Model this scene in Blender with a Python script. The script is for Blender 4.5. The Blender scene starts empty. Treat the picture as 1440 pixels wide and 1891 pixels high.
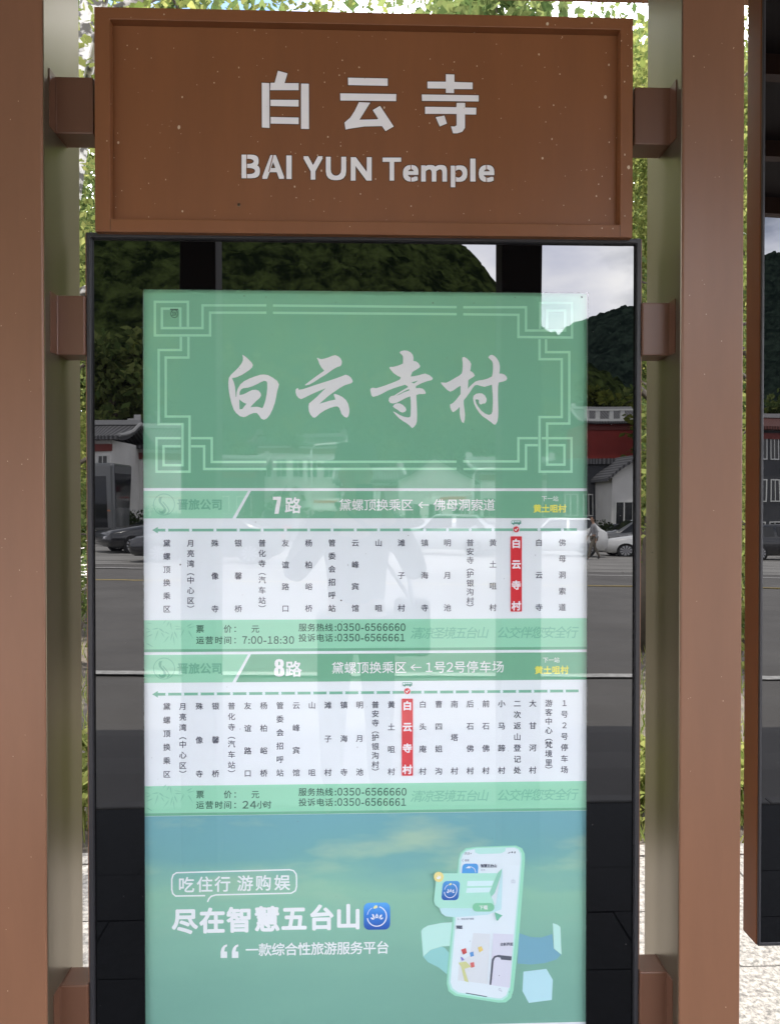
import bpy, bmesh, math, random
from mathutils import Vector, Matrix, noise
from mathutils.geometry import tessellate_polygon
random.seed(7)
R = math.radians
S = bpy.context.scene
C = S.collection

# ------------------------------------------------------------------ camera, sky, sun, exposure
F, CX, CY = 1427.0, 720.0, 945.5                 # focal length and centre of the photograph, in its pixels
YAW, PITCH = R(1.9), R(0.66)
EYE = Vector((0.0, -1.73, 1.48))
cam = bpy.data.objects.new('camera', bpy.data.cameras.new('camera')); C.objects.link(cam)
cam.location = EYE
cam.rotation_euler = (R(90) - PITCH, 0, -YAW)
cam.data.sensor_fit = 'HORIZONTAL'; cam.data.sensor_width = 36
cam.data.lens = 36 * F / 1440
cam.data.clip_start = 0.05; cam.data.clip_end = 5000
S.camera = cam
S.view_settings.view_transform = 'Standard'; S.view_settings.look = 'None'
S.view_settings.gamma = 1; S.view_settings.exposure = 1.80
S.cycles.use_denoising = True; S.cycles.denoising_prefilter = 'ACCURATE'; S.cycles.use_adaptive_sampling = False
S.cycles.max_bounces = 10; S.cycles.diffuse_bounces = 5; S.cycles.transparent_max_bounces = 12
S.cycles.sample_clamp_indirect = 8

SUN_EL, SUN_AZ = R(79), R(10)                    # the sun stands high behind the shelter, a little to the left
sd = Vector((-math.sin(SUN_AZ) * math.cos(SUN_EL), math.cos(SUN_AZ) * math.cos(SUN_EL), math.sin(SUN_EL)))
W = bpy.data.worlds.new('World'); S.world = W; W.use_nodes = True
nt = W.node_tree; nt.nodes.clear()
sky = nt.nodes.new('ShaderNodeTexSky'); sky.sky_type = 'NISHITA'; sky.sun_disc = False
sky.sun_elevation = SUN_EL; sky.sun_rotation = math.atan2(sd.x, sd.y)
sky.altitude = 1600; sky.dust_density = 1.5
bg = nt.nodes.new('ShaderNodeBackground'); bg.inputs[1].default_value = 0.13
cl = nt.nodes.new('ShaderNodeBackground')
tc = nt.nodes.new('ShaderNodeTexCoord'); mp = nt.nodes.new('ShaderNodeMapping'); mp.inputs['Scale'].default_value = (1.6, 1.6, 4.2)
n1 = nt.nodes.new('ShaderNodeTexNoise'); n1.inputs['Scale'].default_value = 2.1; n1.inputs['Detail'].default_value = 7; n1.inputs['Roughness'].default_value = .55
r1 = nt.nodes.new('ShaderNodeValToRGB'); r1.color_ramp.elements[0].position = .30; r1.color_ramp.elements[1].position = .52
n2 = nt.nodes.new('ShaderNodeTexNoise'); n2.inputs['Scale'].default_value = 3.4; n2.inputs['Detail'].default_value = 6
r2 = nt.nodes.new('ShaderNodeValToRGB'); r2.color_ramp.elements[0].position = .36; r2.color_ramp.elements[1].position = .66
r2.color_ramp.elements[0].color = (.62, .64, .76, 1); r2.color_ramp.elements[1].color = (1, .99, 1, 1)
cl.inputs[1].default_value = 3.3
mx = nt.nodes.new('ShaderNodeMixShader'); wo = nt.nodes.new('ShaderNodeOutputWorld')
L = nt.links.new
L(tc.outputs['Generated'], mp.inputs[0]); L(mp.outputs[0], n1.inputs['Vector']); L(mp.outputs[0], n2.inputs['Vector'])
sx = nt.nodes.new('ShaderNodeSeparateXYZ'); hi = nt.nodes.new('ShaderNodeMapRange'); hi.inputs[1].default_value = .64; hi.inputs[2].default_value = .92; hi.inputs[3].default_value = 1.; hi.inputs[4].default_value = .12
mc = nt.nodes.new('ShaderNodeMath'); mc.operation = 'MULTIPLY'
L(tc.outputs['Generated'], sx.inputs[0]); L(sx.outputs['Z'], hi.inputs[0]); L(r1.outputs[0], mc.inputs[0]); L(hi.outputs[0], mc.inputs[1])
L(n1.outputs['Fac'], r1.inputs[0]); L(n2.outputs['Fac'], r2.inputs[0]); L(r2.outputs[0], cl.inputs[0])
L(sky.outputs[0], bg.inputs[0]); L(mc.outputs[0], mx.inputs[0]); L(bg.outputs[0], mx.inputs[1]); L(cl.outputs[0], mx.inputs[2]); L(mx.outputs[0], wo.inputs[0])
sun = bpy.data.objects.new('sun', bpy.data.lights.new('sun', 'SUN')); C.objects.link(sun)
sun.data.energy = 4.0; sun.data.angle = R(0.6); sun.data.color = (1, .95, .87)
sun.rotation_euler = sd.to_track_quat('Z', 'Y').to_euler(); sun.location = (0, 0, 12)

# ------------------------------------------------------------------ helpers: photograph pixels to metres on a vertical plane y = Y
def ray(u, v):
    x, z = (u - CX) / F, -(v - CY) / F
    y1 = math.cos(PITCH) + math.sin(PITCH) * z
    z1 = -math.sin(PITCH) + math.cos(PITCH) * z
    return Vector((x * math.cos(YAW) + y1 * math.sin(YAW), y1 * math.cos(YAW) - x * math.sin(YAW), z1))
def on(u, v, Y):
    d = ray(u, v); return EYE + d * ((Y - EYE.y) / d.y)
def mir(u, v, D):                                 # a place seen in the glass (glass plane y = 0), D metres in front of it
    p = on(u, v, D); return Vector((p.x, -D, p.z))
def row(v, u):                                    # v measured at u = 720, followed along a level line
    return v + (930 - v) / 43000 * (u - 720)

def lin(c): return tuple((x / 255 / 12.92 if x / 255 <= .04045 else ((x / 255 + .055) / 1.055) ** 2.4) for x in c)

# ------------------------------------------------------------------ materials
MATS = {}
def mat(name, col, rough=.6, metal=0., spec=.5, bump=None, var=None, vscale=3., coat=0.):
    if name in MATS: return MATS[name]
    m = bpy.data.materials.new(name); m.use_nodes = True; MATS[name] = m
    t = m.node_tree; b = t.nodes['Principled BSDF']
    b.inputs['Base Color'].default_value = (*col, 1); b.inputs['Roughness'].default_value = rough
    b.inputs['Metallic'].default_value = metal; b.inputs['Specular IOR Level'].default_value = spec
    b.inputs['Coat Weight'].default_value = coat; b.inputs['Coat Roughness'].default_value = .05
    if var or bump:
        tc = t.nodes.new('ShaderNodeTexCoord')
    if var:
        n = t.nodes.new('ShaderNodeTexNoise'); n.inputs['Scale'].default_value = vscale; n.inputs['Detail'].default_value = 6
        r = t.nodes.new('ShaderNodeValToRGB'); r.color_ramp.elements[0].position = .3; r.color_ramp.elements[1].position = .7
        r.color_ramp.elements[0].color = (*[max(0, c * (1 - var)) for c in col], 1)
        r.color_ramp.elements[1].color = (*[min(1, c * (1 + var)) for c in col], 1)
        t.links.new(tc.outputs['Object'], n.inputs['Vector']); t.links.new(n.outputs['Fac'], r.inputs[0]); t.links.new(r.outputs[0], b.inputs['Base Color'])
    if bump:
        n = t.nodes.new('ShaderNodeTexNoise'); n.inputs['Scale'].default_value = bump[0]; n.inputs['Detail'].default_value = 4
        k = t.nodes.new('ShaderNodeBump'); k.inputs['Strength'].default_value = bump[1]; k.inputs['Distance'].default_value = bump[2]
        t.links.new(tc.outputs['Object'], n.inputs['Vector']); t.links.new(n.outputs['Fac'], k.inputs['Height']); t.links.new(k.outputs[0], b.inputs['Normal'])
    return m
def P(name, rgb, k=1.24):                         # a printed colour, from its sRGB look
    return mat('print_' + name, tuple(min(.88, c * k) for c in lin(rgb)), rough=.75, spec=.15)

def brown_paint(name, col, rough, coatw=0.):
    m = mat(name, col, rough=rough, spec=.5)
    t = m.node_tree; b = t.nodes['Principled BSDF']
    tc = t.nodes.new('ShaderNodeTexCoord')
    n = t.nodes.new('ShaderNodeTexNoise'); n.inputs['Scale'].default_value = 7; n.inputs['Detail'].default_value = 10; n.inputs['Roughness'].default_value = .68
    mp = t.nodes.new('ShaderNodeMapping'); mp.inputs['Scale'].default_value = (1, 1, .16)
    r = t.nodes.new('ShaderNodeValToRGB'); r.color_ramp.elements[0].position = .3; r.color_ramp.elements[1].position = .72
    r.color_ramp.elements[0].color = (*[c * .90 for c in col], 1); r.color_ramp.elements[1].color = (*[c * 1.10 for c in col], 1)
    n2 = t.nodes.new('ShaderNodeTexNoise'); n2.inputs['Scale'].default_value = 2.2; n2.inputs['Detail'].default_value = 8; n2.inputs['Roughness'].default_value = .7
    r2 = t.nodes.new('ShaderNodeMapRange'); r2.inputs[3].default_value = rough - .06; r2.inputs[4].default_value = rough + .08
    n3 = t.nodes.new('ShaderNodeTexNoise'); n3.inputs['Scale'].default_value = 420; n3.inputs['Detail'].default_value = 2
    bp = t.nodes.new('ShaderNodeBump'); bp.inputs['Strength'].default_value = .06; bp.inputs['Distance'].default_value = .001
    l = t.links.new
    l(tc.outputs['Object'], mp.inputs[0]); l(mp.outputs[0], n.inputs['Vector']); l(n.outputs['Fac'], r.inputs[0]); l(r.outputs[0], b.inputs['Base Color'])
    l(mp.outputs[0], n2.inputs['Vector']); l(n2.outputs['Fac'], r2.inputs[0]); l(r2.outputs[0], b.inputs['Roughness'])
    l(tc.outputs['Object'], n3.inputs['Vector']); l(n3.outputs['Fac'], bp.inputs['Height']); l(bp.outputs[0], b.inputs['Normal'])
    return m
BROWN = brown_paint('brown_paint', (.215, .102, .056), .34)
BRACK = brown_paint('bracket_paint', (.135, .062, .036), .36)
SIGN = brown_paint('sign_paint', (.215, .080, .028), .46)
INNER_FACE = mat('inner_face_metal', (.20, .165, .115), rough=.30, metal=.72)
BEZEL = mat('dark_grey_bezel', (.032, .031, .034), rough=.42, bump=(600, .05, .0005))
BLACK = mat('black_print', (.0025, .0025, .003), rough=.9, spec=0)
LETTER = mat('white_letter_paint', (.88, .86, .87), rough=.55, bump=(90, .1, .001))
EDGE_SHADE_SEAM = mat('edge_shade_and_seam', (.04, .02, .012), rough=.7)  # dark brown of frame seams and of the painted shadow round the letters

def glass_material():
    m = bpy.data.materials.new('case_glass'); m.use_nodes = True; t = m.node_tree; t.nodes.clear()
    o = t.nodes.new('ShaderNodeOutputMaterial'); mx = t.nodes.new('ShaderNodeMixShader')
    tr = t.nodes.new('ShaderNodeBsdfTransparent'); tr.inputs[0].default_value = (.985, .985, .992, 1)
    gl = t.nodes.new('ShaderNodeBsdfGlossy'); gl.inputs['Roughness'].default_value = 0.0; gl.inputs['Color'].default_value = (1, 1, 1, 1)
    fr = t.nodes.new('ShaderNodeFresnel'); fr.inputs['IOR'].default_value = 1.74
    ge = t.nodes.new('ShaderNodeNewGeometry'); mu = t.nodes.new('ShaderNodeMath'); mu.operation = 'MULTIPLY'
    inv = t.nodes.new('ShaderNodeMath'); inv.operation = 'SUBTRACT'; inv.inputs[0].default_value = 1
    tc = t.nodes.new('ShaderNodeTexCoord'); mp = t.nodes.new('ShaderNodeMapping'); mp.inputs['Scale'].default_value = (9, 1, 2.2)
    n = t.nodes.new('ShaderNodeTexNoise'); n.inputs['Scale'].default_value = 1.0; n.inputs['Detail'].default_value = 1
    b = t.nodes.new('ShaderNodeBump'); b.inputs['Strength'].default_value = .05; b.inputs['Distance'].default_value = .004
    l = t.links.new
    l(tc.outputs['Object'], mp.inputs[0]); l(mp.outputs[0], n.inputs['Vector']); l(n.outputs['Fac'], b.inputs['Height']); l(b.outputs[0], gl.inputs['Normal'])
    l(ge.outputs['Backfacing'], inv.inputs[1]); l(fr.outputs[0], mu.inputs[0]); l(inv.outputs[0], mu.inputs[1])
    l(mu.outputs[0], mx.inputs[0]); l(tr.outputs[0], mx.inputs[1]); l(gl.outputs[0], mx.inputs[2]); l(mx.outputs[0], o.inputs[0])
    return m
GLASS = glass_material()
def printed_glass():
    m = bpy.data.materials.new('black_printed_glass'); m.use_nodes = True; t = m.node_tree; t.nodes.clear(); l = t.links.new
    o = t.nodes.new('ShaderNodeOutputMaterial'); mx = t.nodes.new('ShaderNodeMixShader')
    d = t.nodes.new('ShaderNodeBsdfDiffuse'); d.inputs[0].default_value = (.0022, .0022, .0026, 1)
    gl = t.nodes.new('ShaderNodeBsdfGlossy'); gl.inputs['Roughness'].default_value = 0.0; gl.inputs['Color'].default_value = (1, 1, 1, 1)
    fr = t.nodes.new('ShaderNodeFresnel'); fr.inputs['IOR'].default_value = 1.74
    tc = t.nodes.new('ShaderNodeTexCoord'); mp = t.nodes.new('ShaderNodeMapping'); mp.inputs['Scale'].default_value = (9, 1, 2.2)
    n = t.nodes.new('ShaderNodeTexNoise'); n.inputs['Scale'].default_value = 1.0; n.inputs['Detail'].default_value = 1
    b = t.nodes.new('ShaderNodeBump'); b.inputs['Strength'].default_value = .05; b.inputs['Distance'].default_value = .004
    l(tc.outputs['Object'], mp.inputs[0]); l(mp.outputs[0], n.inputs['Vector']); l(n.outputs['Fac'], b.inputs['Height']); l(b.outputs[0], gl.inputs['Normal'])
    l(fr.outputs[0], mx.inputs[0]); l(d.outputs[0], mx.inputs[1]); l(gl.outputs[0], mx.inputs[2]); l(mx.outputs[0], o.inputs[0])
    return m
PGLASS = printed_glass()

def leaf_material(name, a, b, tr):
    m = bpy.data.materials.new(name); m.use_nodes = True; t = m.node_tree; t.nodes.clear()
    o = t.nodes.new('ShaderNodeOutputMaterial'); mx = t.nodes.new('ShaderNodeMixShader'); mx.inputs[0].default_value = .5
    d = t.nodes.new('ShaderNodeBsdfDiffuse'); k = t.nodes.new('ShaderNodeBsdfTranslucent')
    ge = t.nodes.new('ShaderNodeNewGeometry'); r = t.nodes.new('ShaderNodeValToRGB')
    r.color_ramp.elements[0].color = (*a, 1); r.color_ramp.elements[1].color = (*b, 1)
    r3 = t.nodes.new('ShaderNodeValToRGB')
    r3.color_ramp.elements[0].color = (*[x * tr for x in a], 1); r3.color_ramp.elements[1].color = (*[x * tr for x in b], 1)
    l = t.links.new
    l(ge.outputs['Random Per Island'], r.inputs[0]); l(ge.outputs['Random Per Island'], r3.inputs[0])
    l(r.outputs[0], d.inputs[0]); l(r3.outputs[0], k.inputs[0]); l(d.outputs[0], mx.inputs[1]); l(k.outputs[0], mx.inputs[2]); l(mx.outputs[0], o.inputs[0])
    return m

# ------------------------------------------------------------------ objects
def tag(o, label=None, cat=None, group=None, kind=None):
    if label: o['label'] = label
    if cat: o['category'] = cat
    if group: o['group'] = group
    if kind: o['kind'] = kind
    return o
def empty(name, loc, label, cat, group=None):
    o = bpy.data.objects.new(name, None); C.objects.link(o); o.location = loc; o.empty_display_size = .1
    return tag(o, label, cat, group)
def link(name, me, m, parent=None):
    o = bpy.data.objects.new(name, me); C.objects.link(o)
    if m is not None:
        for q in (m if isinstance(m, (list, tuple)) else [m]): me.materials.append(q)
    if parent is not None:
        o.parent = parent
        w = Vector(); q = parent
        while q is not None: w += q.location; q = q.parent
        o.location = -w if not parent.get('_local') else (0, 0, 0)
    return o
class MB:
    def __init__(s): s.v, s.f, s.mi = [], [], []
    def add(s, vs, fs, mi=0):
        k = len(s.v); s.v += [tuple(x) for x in vs]; s.f += [[k + i for i in f] for f in fs]; s.mi += [mi] * len(fs); return s
    def box(s, x0, x1, y0, y1, z0, z1, mi=0):
        return s.add([(x, y, z) for z in (z0, z1) for y in (y0, y1) for x in (x0, x1)],
                     [(0, 2, 3, 1), (4, 5, 7, 6), (0, 1, 5, 4), (2, 6, 7, 3), (0, 4, 6, 2), (1, 3, 7, 5)], mi)
    def tube(s, pts, rad, n=8, mi=0, cap=True):
        k = len(s.v); rings = len(pts)
        for i, p in enumerate(pts):
            p = Vector(p); a = Vector(pts[max(0, i - 1)]); b = Vector(pts[min(rings - 1, i + 1)])
            t = (b - a).normalized(); q = t.orthogonal().normalized() if abs(t.z) > .9 else t.cross(Vector((0, 0, 1))).normalized()
            w = t.cross(q); r = rad[i] if isinstance(rad, (list, tuple)) else rad
            s.v += [tuple(p + (q * math.cos(h * 2 * math.pi / n) + w * math.sin(h * 2 * math.pi / n)) * r) for h in range(n)]
        for i in range(rings - 1):
            for h in range(n):
                s.f.append([k + i * n + h, k + i * n + (h + 1) % n, k + (i + 1) * n + (h + 1) % n, k + (i + 1) * n + h]); s.mi.append(mi)
        if cap:
            s.f.append([k + h for h in range(n)][::-1]); s.f.append([k + (rings - 1) * n + h for h in range(n)]); s.mi += [mi, mi]
        return s
    def prism(s, poly, y0, y1, axis='y', mi=0):    # polygon in (x, z) pushed along y, or in (y, z) along x
        n = len(poly); k = len(s.v)
        for d in (y0, y1):
            s.v += [((a, d, b) if axis == 'y' else (d, a, b)) for a, b in poly]
        s.f += [[k + i for i in range(n)][::-1], [k + n + i for i in range(n)]] + [[k + i, k + (i + 1) % n, k + n + (i + 1) % n, k + n + i] for i in range(n)]
        s.mi += [mi] * (n + 2); return s
    def mesh(s, name, smooth=False):
        me = bpy.data.meshes.new(name); me.from_pydata(s.v, [], s.f)
        for p, i in zip(me.polygons, s.mi): p.material_index = i; p.use_smooth = smooth
        me.update(); return me
    def build(s, name, m, parent=None, smooth=False, bevel=0, seg=2, fix=True):
        me = s.mesh(name, smooth)
        if fix or bevel:
            b = bmesh.new(); b.from_mesh(me)
            if bevel:
                bmesh.ops.bevel(b, geom=[e for e in b.edges if len(e.link_faces) == 2 and e.calc_face_angle() > .5], offset=bevel, segments=seg, affect='EDGES', profile=.5)
            bmesh.ops.recalc_face_normals(b, faces=b.faces); b.to_mesh(me); b.free()
        return link(name, me, m, parent)
def boxo(name, m, x0, x1, y0, y1, z0, z1, parent=None, bevel=0):
    return MB().box(x0, x1, y0, y1, z0, z1).build(name, m, parent, bevel=bevel)
def struct(o, label=None): o['kind'] = 'structure'; return o

# ------------------------------------------------------------------ ground, pavement, kerb, road
def paving_material():
    m = mat('granite_paving', (.3, .29, .27), rough=.8)
    t = m.node_tree; b = t.nodes['Principled BSDF']; l = t.links.new
    tc = t.nodes.new('ShaderNodeTexCoord')
    n = t.nodes.new('ShaderNodeTexNoise'); n.inputs['Scale'].default_value = 55; n.inputs['Detail'].default_value = 5; n.inputs['Roughness'].default_value = .7
    r = t.nodes.new('ShaderNodeValToRGB'); r.color_ramp.elements[0].position = .38; r.color_ramp.elements[1].position = .6
    r.color_ramp.elements[0].color = (.045, .042, .037, 1); r.color_ramp.elements[1].color = (.18, .168, .15, 1)
    l(tc.outputs['Object'], n.inputs['Vector']); l(n.outputs['Fac'], r.inputs[0]); l(r.outputs[0], b.inputs['Base Color'])
    k = t.nodes.new('ShaderNodeBump'); k.inputs['Strength'].default_value = .5; k.inputs['Distance'].default_value = .004
    l(n.outputs['Fac'], k.inputs['Height']); l(k.outputs[0], b.inputs['Normal'])
    return m
def asphalt_material():
    m = mat('asphalt', (.075, .073, .072), rough=.8)
    t = m.node_tree; b = t.nodes['Principled BSDF']; l = t.links.new
    tc = t.nodes.new('ShaderNodeTexCoord')
    n = t.nodes.new('ShaderNodeTexNoise'); n.inputs['Scale'].default_value = .55; n.inputs['Detail'].default_value = 10; n.inputs['Roughness'].default_value = .65
    r = t.nodes.new('ShaderNodeValToRGB'); r.color_ramp.elements[0].position = .3; r.color_ramp.elements[1].position = .7
    r.color_ramp.elements[0].color = (.135, .128, .120, 1); r.color_ramp.elements[1].color = (.20, .19, .178, 1)
    l(tc.outputs['Object'], n.inputs['Vector']); l(n.outputs['Fac'], r.inputs[0]); l(r.outputs[0], b.inputs['Base Color'])
    n2 = t.nodes.new('ShaderNodeTexNoise'); n2.inputs['Scale'].default_value = 120
    k = t.nodes.new('ShaderNodeBump'); k.inputs['Strength'].default_value = .4; k.inputs['Distance'].default_value = .004
    l(tc.outputs['Object'], n2.inputs['Vector']); l(n2.outputs['Fac'], k.inputs['Height']); l(k.outputs[0], b.inputs['Normal'])
    return m
PAVE, ASPH = paving_material(), asphalt_material()
SLOPE = .0145
def gz(y, x=0.):                                  # height of the ground: the far side of the road falls gently away and tilts to the right
    if y > -2.04: return 0.
    d = min(45, -y) - 2.04
    return -.13 - SLOPE * d - .031 * min(1, d / 30) * max(-60, min(60, x))
def sheet(name, x0, x1, ya, yb, m_, h=0., nx=1, ny=24):
    v = [(x0 + (x1 - x0) * i / nx, ya + (yb - ya) * j / ny, 0) for j in range(ny + 1) for i in range(nx + 1)]
    o = MB().add([(x, y, gz(y, x) + h) for x, y, z in v], [(j * (nx + 1) + i, (j + 1) * (nx + 1) + i, (j + 1) * (nx + 1) + i + 1, j * (nx + 1) + i + 1) for j in range(ny) for i in range(nx)]).build(name, m_, fix=False)
    o['kind'] = 'structure'; return o
# ground sheet reaching the horizon
m = MB(); m.add([(-1500, 9, -.06), (1500, 9, -.06), (1500, 1500, -.06), (-1500, 1500, -.06)], [(0, 1, 2, 3)])
m.add([(-1500, -44, -2.75), (-1500, -1500, -2.75), (1500, -1500, -2.75), (1500, -44, -2.75)], [(0, 1, 2, 3)])
struct(m.build('ground', mat('dry_ground', (.12, .12, .07), rough=.95, var=.3, vscale=.6), fix=False))
sheet('road', -60, 60, -2.13, -50, ASPH, 0., 1, 60)
# pavement slabs, laid on a bed, with open joints
m = MB(); dk = MB(); random.seed(3)
for i in range(-16, 17):
    for j in range(-6, 5):
        x0, y0 = i * .6 + (.3 if j % 2 else 0), j * .34
        y1 = y0 + .34
        if y0 < -2.0 or y1 > 1.5: continue
        if j in (-4, 0, 2) and i % 2: continue
        x1 = x0 + (1.2 if j in (-4, 0, 2) else .6)
        z = random.uniform(-.0012, .0012)
        sk = random.choice((0, 0, .12, -.12))
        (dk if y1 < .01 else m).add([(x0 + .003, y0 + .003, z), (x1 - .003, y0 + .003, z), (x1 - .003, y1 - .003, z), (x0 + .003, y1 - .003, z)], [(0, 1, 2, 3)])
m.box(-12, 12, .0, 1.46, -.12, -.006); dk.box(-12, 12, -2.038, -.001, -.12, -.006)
struct(m.build('pavement', PAVE)); struct(dk.build('pavement', mat('shaded_granite', (.026, .029, .033), rough=.7, spec=.15, var=.25, vscale=30, bump=(60, .3, .003))))  # front slabs: darker stone, with the shade under the roof in its colour
m = MB()
for i in range(-12, 12): m.box(i * 1.0 + .002, i * 1.0 + .998, -2.13, -2.04, -.25, .003)
struct(m.build('kerb', mat('kerb_stone', (.17, .165, .16), rough=.7, var=.2, vscale=9), bevel=.012))
boxo('bed_kerb', PAVE, -12, 12, 1.463, 1.56, -.2, .001, bevel=.003)['kind'] = 'structure'
# road markings, each a thin sheet
WHITE_LINE = mat('road_marking_white', (.62, .61, .58), rough=.7, var=.25, vscale=14)
YELLOW_LINE = mat('road_marking_yellow', (.55, .40, .10), rough=.7, var=.25, vscale=9)
def marking(name, xa, ya, xb, yb, w, m_, label=None):
    n = 60; v = []
    for i in range(n + 1):
        x, y = xa + (xb - xa) * i / n, ya + (yb - ya) * i / n
        v += [(x, y - w / 2, gz(y - w / 2, x) + .006), (x, y + w / 2, gz(y + w / 2, x) + .006)]
    return struct(MB().add(v, [(2 * i, 2 * i + 2, 2 * i + 3, 2 * i + 1) for i in range(n)]).build(name, m_, fix=False))
marking('lane_marking', -40, -7.6, 40, -3.9, .16, WHITE_LINE)
marking('parking_line', -45, -16.5, 45, -15.0, .14, YELLOW_LINE)
marking('lane_marking', -45, -19.5, 45, -19.0, .14, WHITE_LINE)
PARK = mat('pale_concrete', (.30, .29, .27), rough=.85, var=.12, vscale=.7)
sheet('parking_lot', -60, 60, -20.5, -44.5, PARK, .004, 1, 40)
def px_x(u, Y, v=930): return on(u, v, Y).x
def zz(v, Y, u=720): return on(u, v, Y).z
# ---- flat artwork: polygons given in photograph pixels, laid on a plane
class Flat:
    def __init__(s, Y): s.Y, s.v, s.f = Y, [], []
    def w(s, p): q = on(p[0], p[1], s.Y); return (q.x, s.Y, q.z)
    def poly(s, *loops):
        loops = [[tuple(p) for p in l] for l in loops]
        k = len(s.v); flat = [p for l in loops for p in l]
        s.v += [s.w(p) for p in flat]
        for t in tessellate_polygon([[Vector((p[0], p[1], 0)) for p in l] for l in loops]): s.f.append([k + i for i in t])
        return s
    def rect(s, u0, v0, u1, v1):                  # levels given at u = 720
        return s.poly([(u0, row(v0, u0)), (u1, row(v0, u1)), (u1, row(v1, u1)), (u0, row(v1, u0))])
    def grid(s, u0, v0, u1, v1): return s.rect(u0, v0, u1, v1)
    def disc(s, u, v, r, n=20, r2=None, a0=0, a1=360, sx=1.):
        if r2 is None: return s.poly([(u + sx * r * math.cos(R(i * 360 / n)), v + r * math.sin(R(i * 360 / n))) for i in range(n)])
        k = len(s.v); N = n + 1
        for i in range(N):
            a = R(a0 + (a1 - a0) * i / n)
            s.v += [s.w((u + sx * q * math.cos(a), v + q * math.sin(a))) for q in (r, r2)]
        s.f += [[k + 2 * i, k + 2 * i + 1, k + 2 * i + 3, k + 2 * i + 2] for i in range(n)]
        return s
    def stroke(s, pts, w, closed=False):          # a mitred line
        n = len(pts); P_ = [Vector(p) for p in pts]; k = len(s.v); out = []
        for i in range(n):
            a = P_[i - 1] if (i > 0 or closed) else None; b = P_[(i + 1) % n] if (i < n - 1 or closed) else None
            d1 = (P_[i] - a).normalized() if a is not None else (b - P_[i]).normalized()
            d2 = (b - P_[i]).normalized() if b is not None else d1
            n1, n2 = Vector((-d1.y, d1.x)), Vector((-d2.y, d2.x)); t = n1 + n2
            t = n1 if t.length < .2 else t.normalized()
            h = w / 2 / max(.35, t.dot(n1))
            out += [P_[i] + t * h, P_[i] - t * h]
        s.v += [s.w(p) for p in out]
        for i in range(n - (0 if closed else 1)):
            j = (i + 1) % n; s.f.append([k + 2 * i, k + 2 * i + 1, k + 2 * j + 1, k + 2 * j])
        return s
    def glyph(s, ch, u, v, em, off=0., sx=1., shear=0.):   # em box centred on (u, v); off thickens the strokes by that share of the em
        vs, fs, adv, _ = glyph_mesh(ch); wide = ord(ch) > 0x2000
        sl = (930 - v) / 43000; Y0 = s.Y
        for i, (ox, oy) in enumerate(fat(off * em)):
            k = len(s.v); s.Y = Y0 - i * 1.2e-5
            for x, y in vs:
                dx = (x - (.5 if wide else adv / 2)) * em * sx + shear * (y - .38) * em + ox; dy = -(y - (.38 if wide else .365)) * em + oy
                s.v.append(s.w((u + dx, v + dy + sl * dx)))
            s.f += [[k + j for j in f] for f in fs]
        s.Y = Y0
        return s
    def text(s, body, u0, u1, v, em, off=0., **k): # characters spread evenly with the first and last cell ending at u0 and u1
        n = len(body); st = (u1 - u0) / n
        for i, ch in enumerate(body):
            if ch != ' ': s.glyph(ch, u0 + st * (i + .5), v + (930 - v) / 43000 * (st * (i + .5) - (u1 - u0) / 2), em, off, **k)
        return s
    def latin(s, body, u0, u1, v, h, off=0.):     # proportional letters fitted between u0 and u1, h = height of a capital
        body = ''.join(chr(ord(c) + 0xFEE0) if c.isdigit() else c for c in body); adv = [.56 if ord(c) > 0x2000 else glyph_mesh(c)[2] + .03 for c in body]; tot = sum(adv); em = h / .73; kx = (u1 - u0) / tot
        x = u0
        for c, a in zip(body, adv):
            if c != ' ': s.glyph(c, x + a * kx / 2, v, em, off, sx=kx / em * (.80 if ord(c) > 0x2000 else 1))
            x += a * kx
        return s
    def fit(s, ch, u0, v0, u1, v1, off=0.):        # one letter squeezed into a box, strokes thickened by off pixels
        vs, fs, adv, (bx0, by0, bx1, by1) = glyph_mesh(ch); Y0 = s.Y
        for i, (ox, oy) in enumerate([(0, 0)] + [(off * a, off * b_) for a in (-1, 0, 1) for b_ in (-1, 0, 1) if a or b_]):
            k = len(s.v); s.Y = Y0 - i * 1.2e-5
            for x, y in vs: s.v.append(s.w((u0 + off + (x - bx0) / (bx1 - bx0) * (u1 - u0 - 2 * off) + ox, v1 - off - (y - by0) / (by1 - by0) * (v1 - v0 - 2 * off) + oy)))
            s.f += [[k + j for j in f] for f in fs]
        s.Y = Y0
        return s
    def build(s, name, m, parent=None):
        me = bpy.data.meshes.new(name); me.from_pydata(s.v, [], s.f); me.update()
        return link(name, me, m, parent)
GL = {}
def fat(r, n=8):
    if r < .04: return [(0, 0)]
    if r < .35: return [(r, r), (-r, -r), (r, -r), (-r, r)]
    return [(0, 0)] + [(r * math.cos(6.2832 * i / n), r * math.sin(6.2832 * i / n)) for i in range(n)]
def glyph_mesh(ch):
    if ch not in GL:
        c = bpy.data.curves.new('lettering', 'FONT'); c.body = ch; c.resolution_u = 4
        o = bpy.data.objects.new('lettering', c); C.objects.link(o)
        dg = bpy.context.evaluated_depsgraph_get(); dg.update(); e = o.evaluated_get(dg); me = e.to_mesh()
        vs = [(v.co.x, v.co.y) for v in me.vertices]; fs = [list(p.vertices) for p in me.polygons]
        e.to_mesh_clear()
        bb = (min(x for x, y in vs), min(y for x, y in vs), max(x for x, y in vs), max(y for x, y in vs)) if vs else (0, 0, 1, 1)
        bpy.data.objects.remove(o); bpy.data.curves.remove(c)
        GL[ch] = (vs, fs, bb[0] + bb[2], bb)
    return GL[ch]

def cr(pts, o, k): return [(o[0] + x / k, o[1] + y / k) for x, y in pts]
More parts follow.
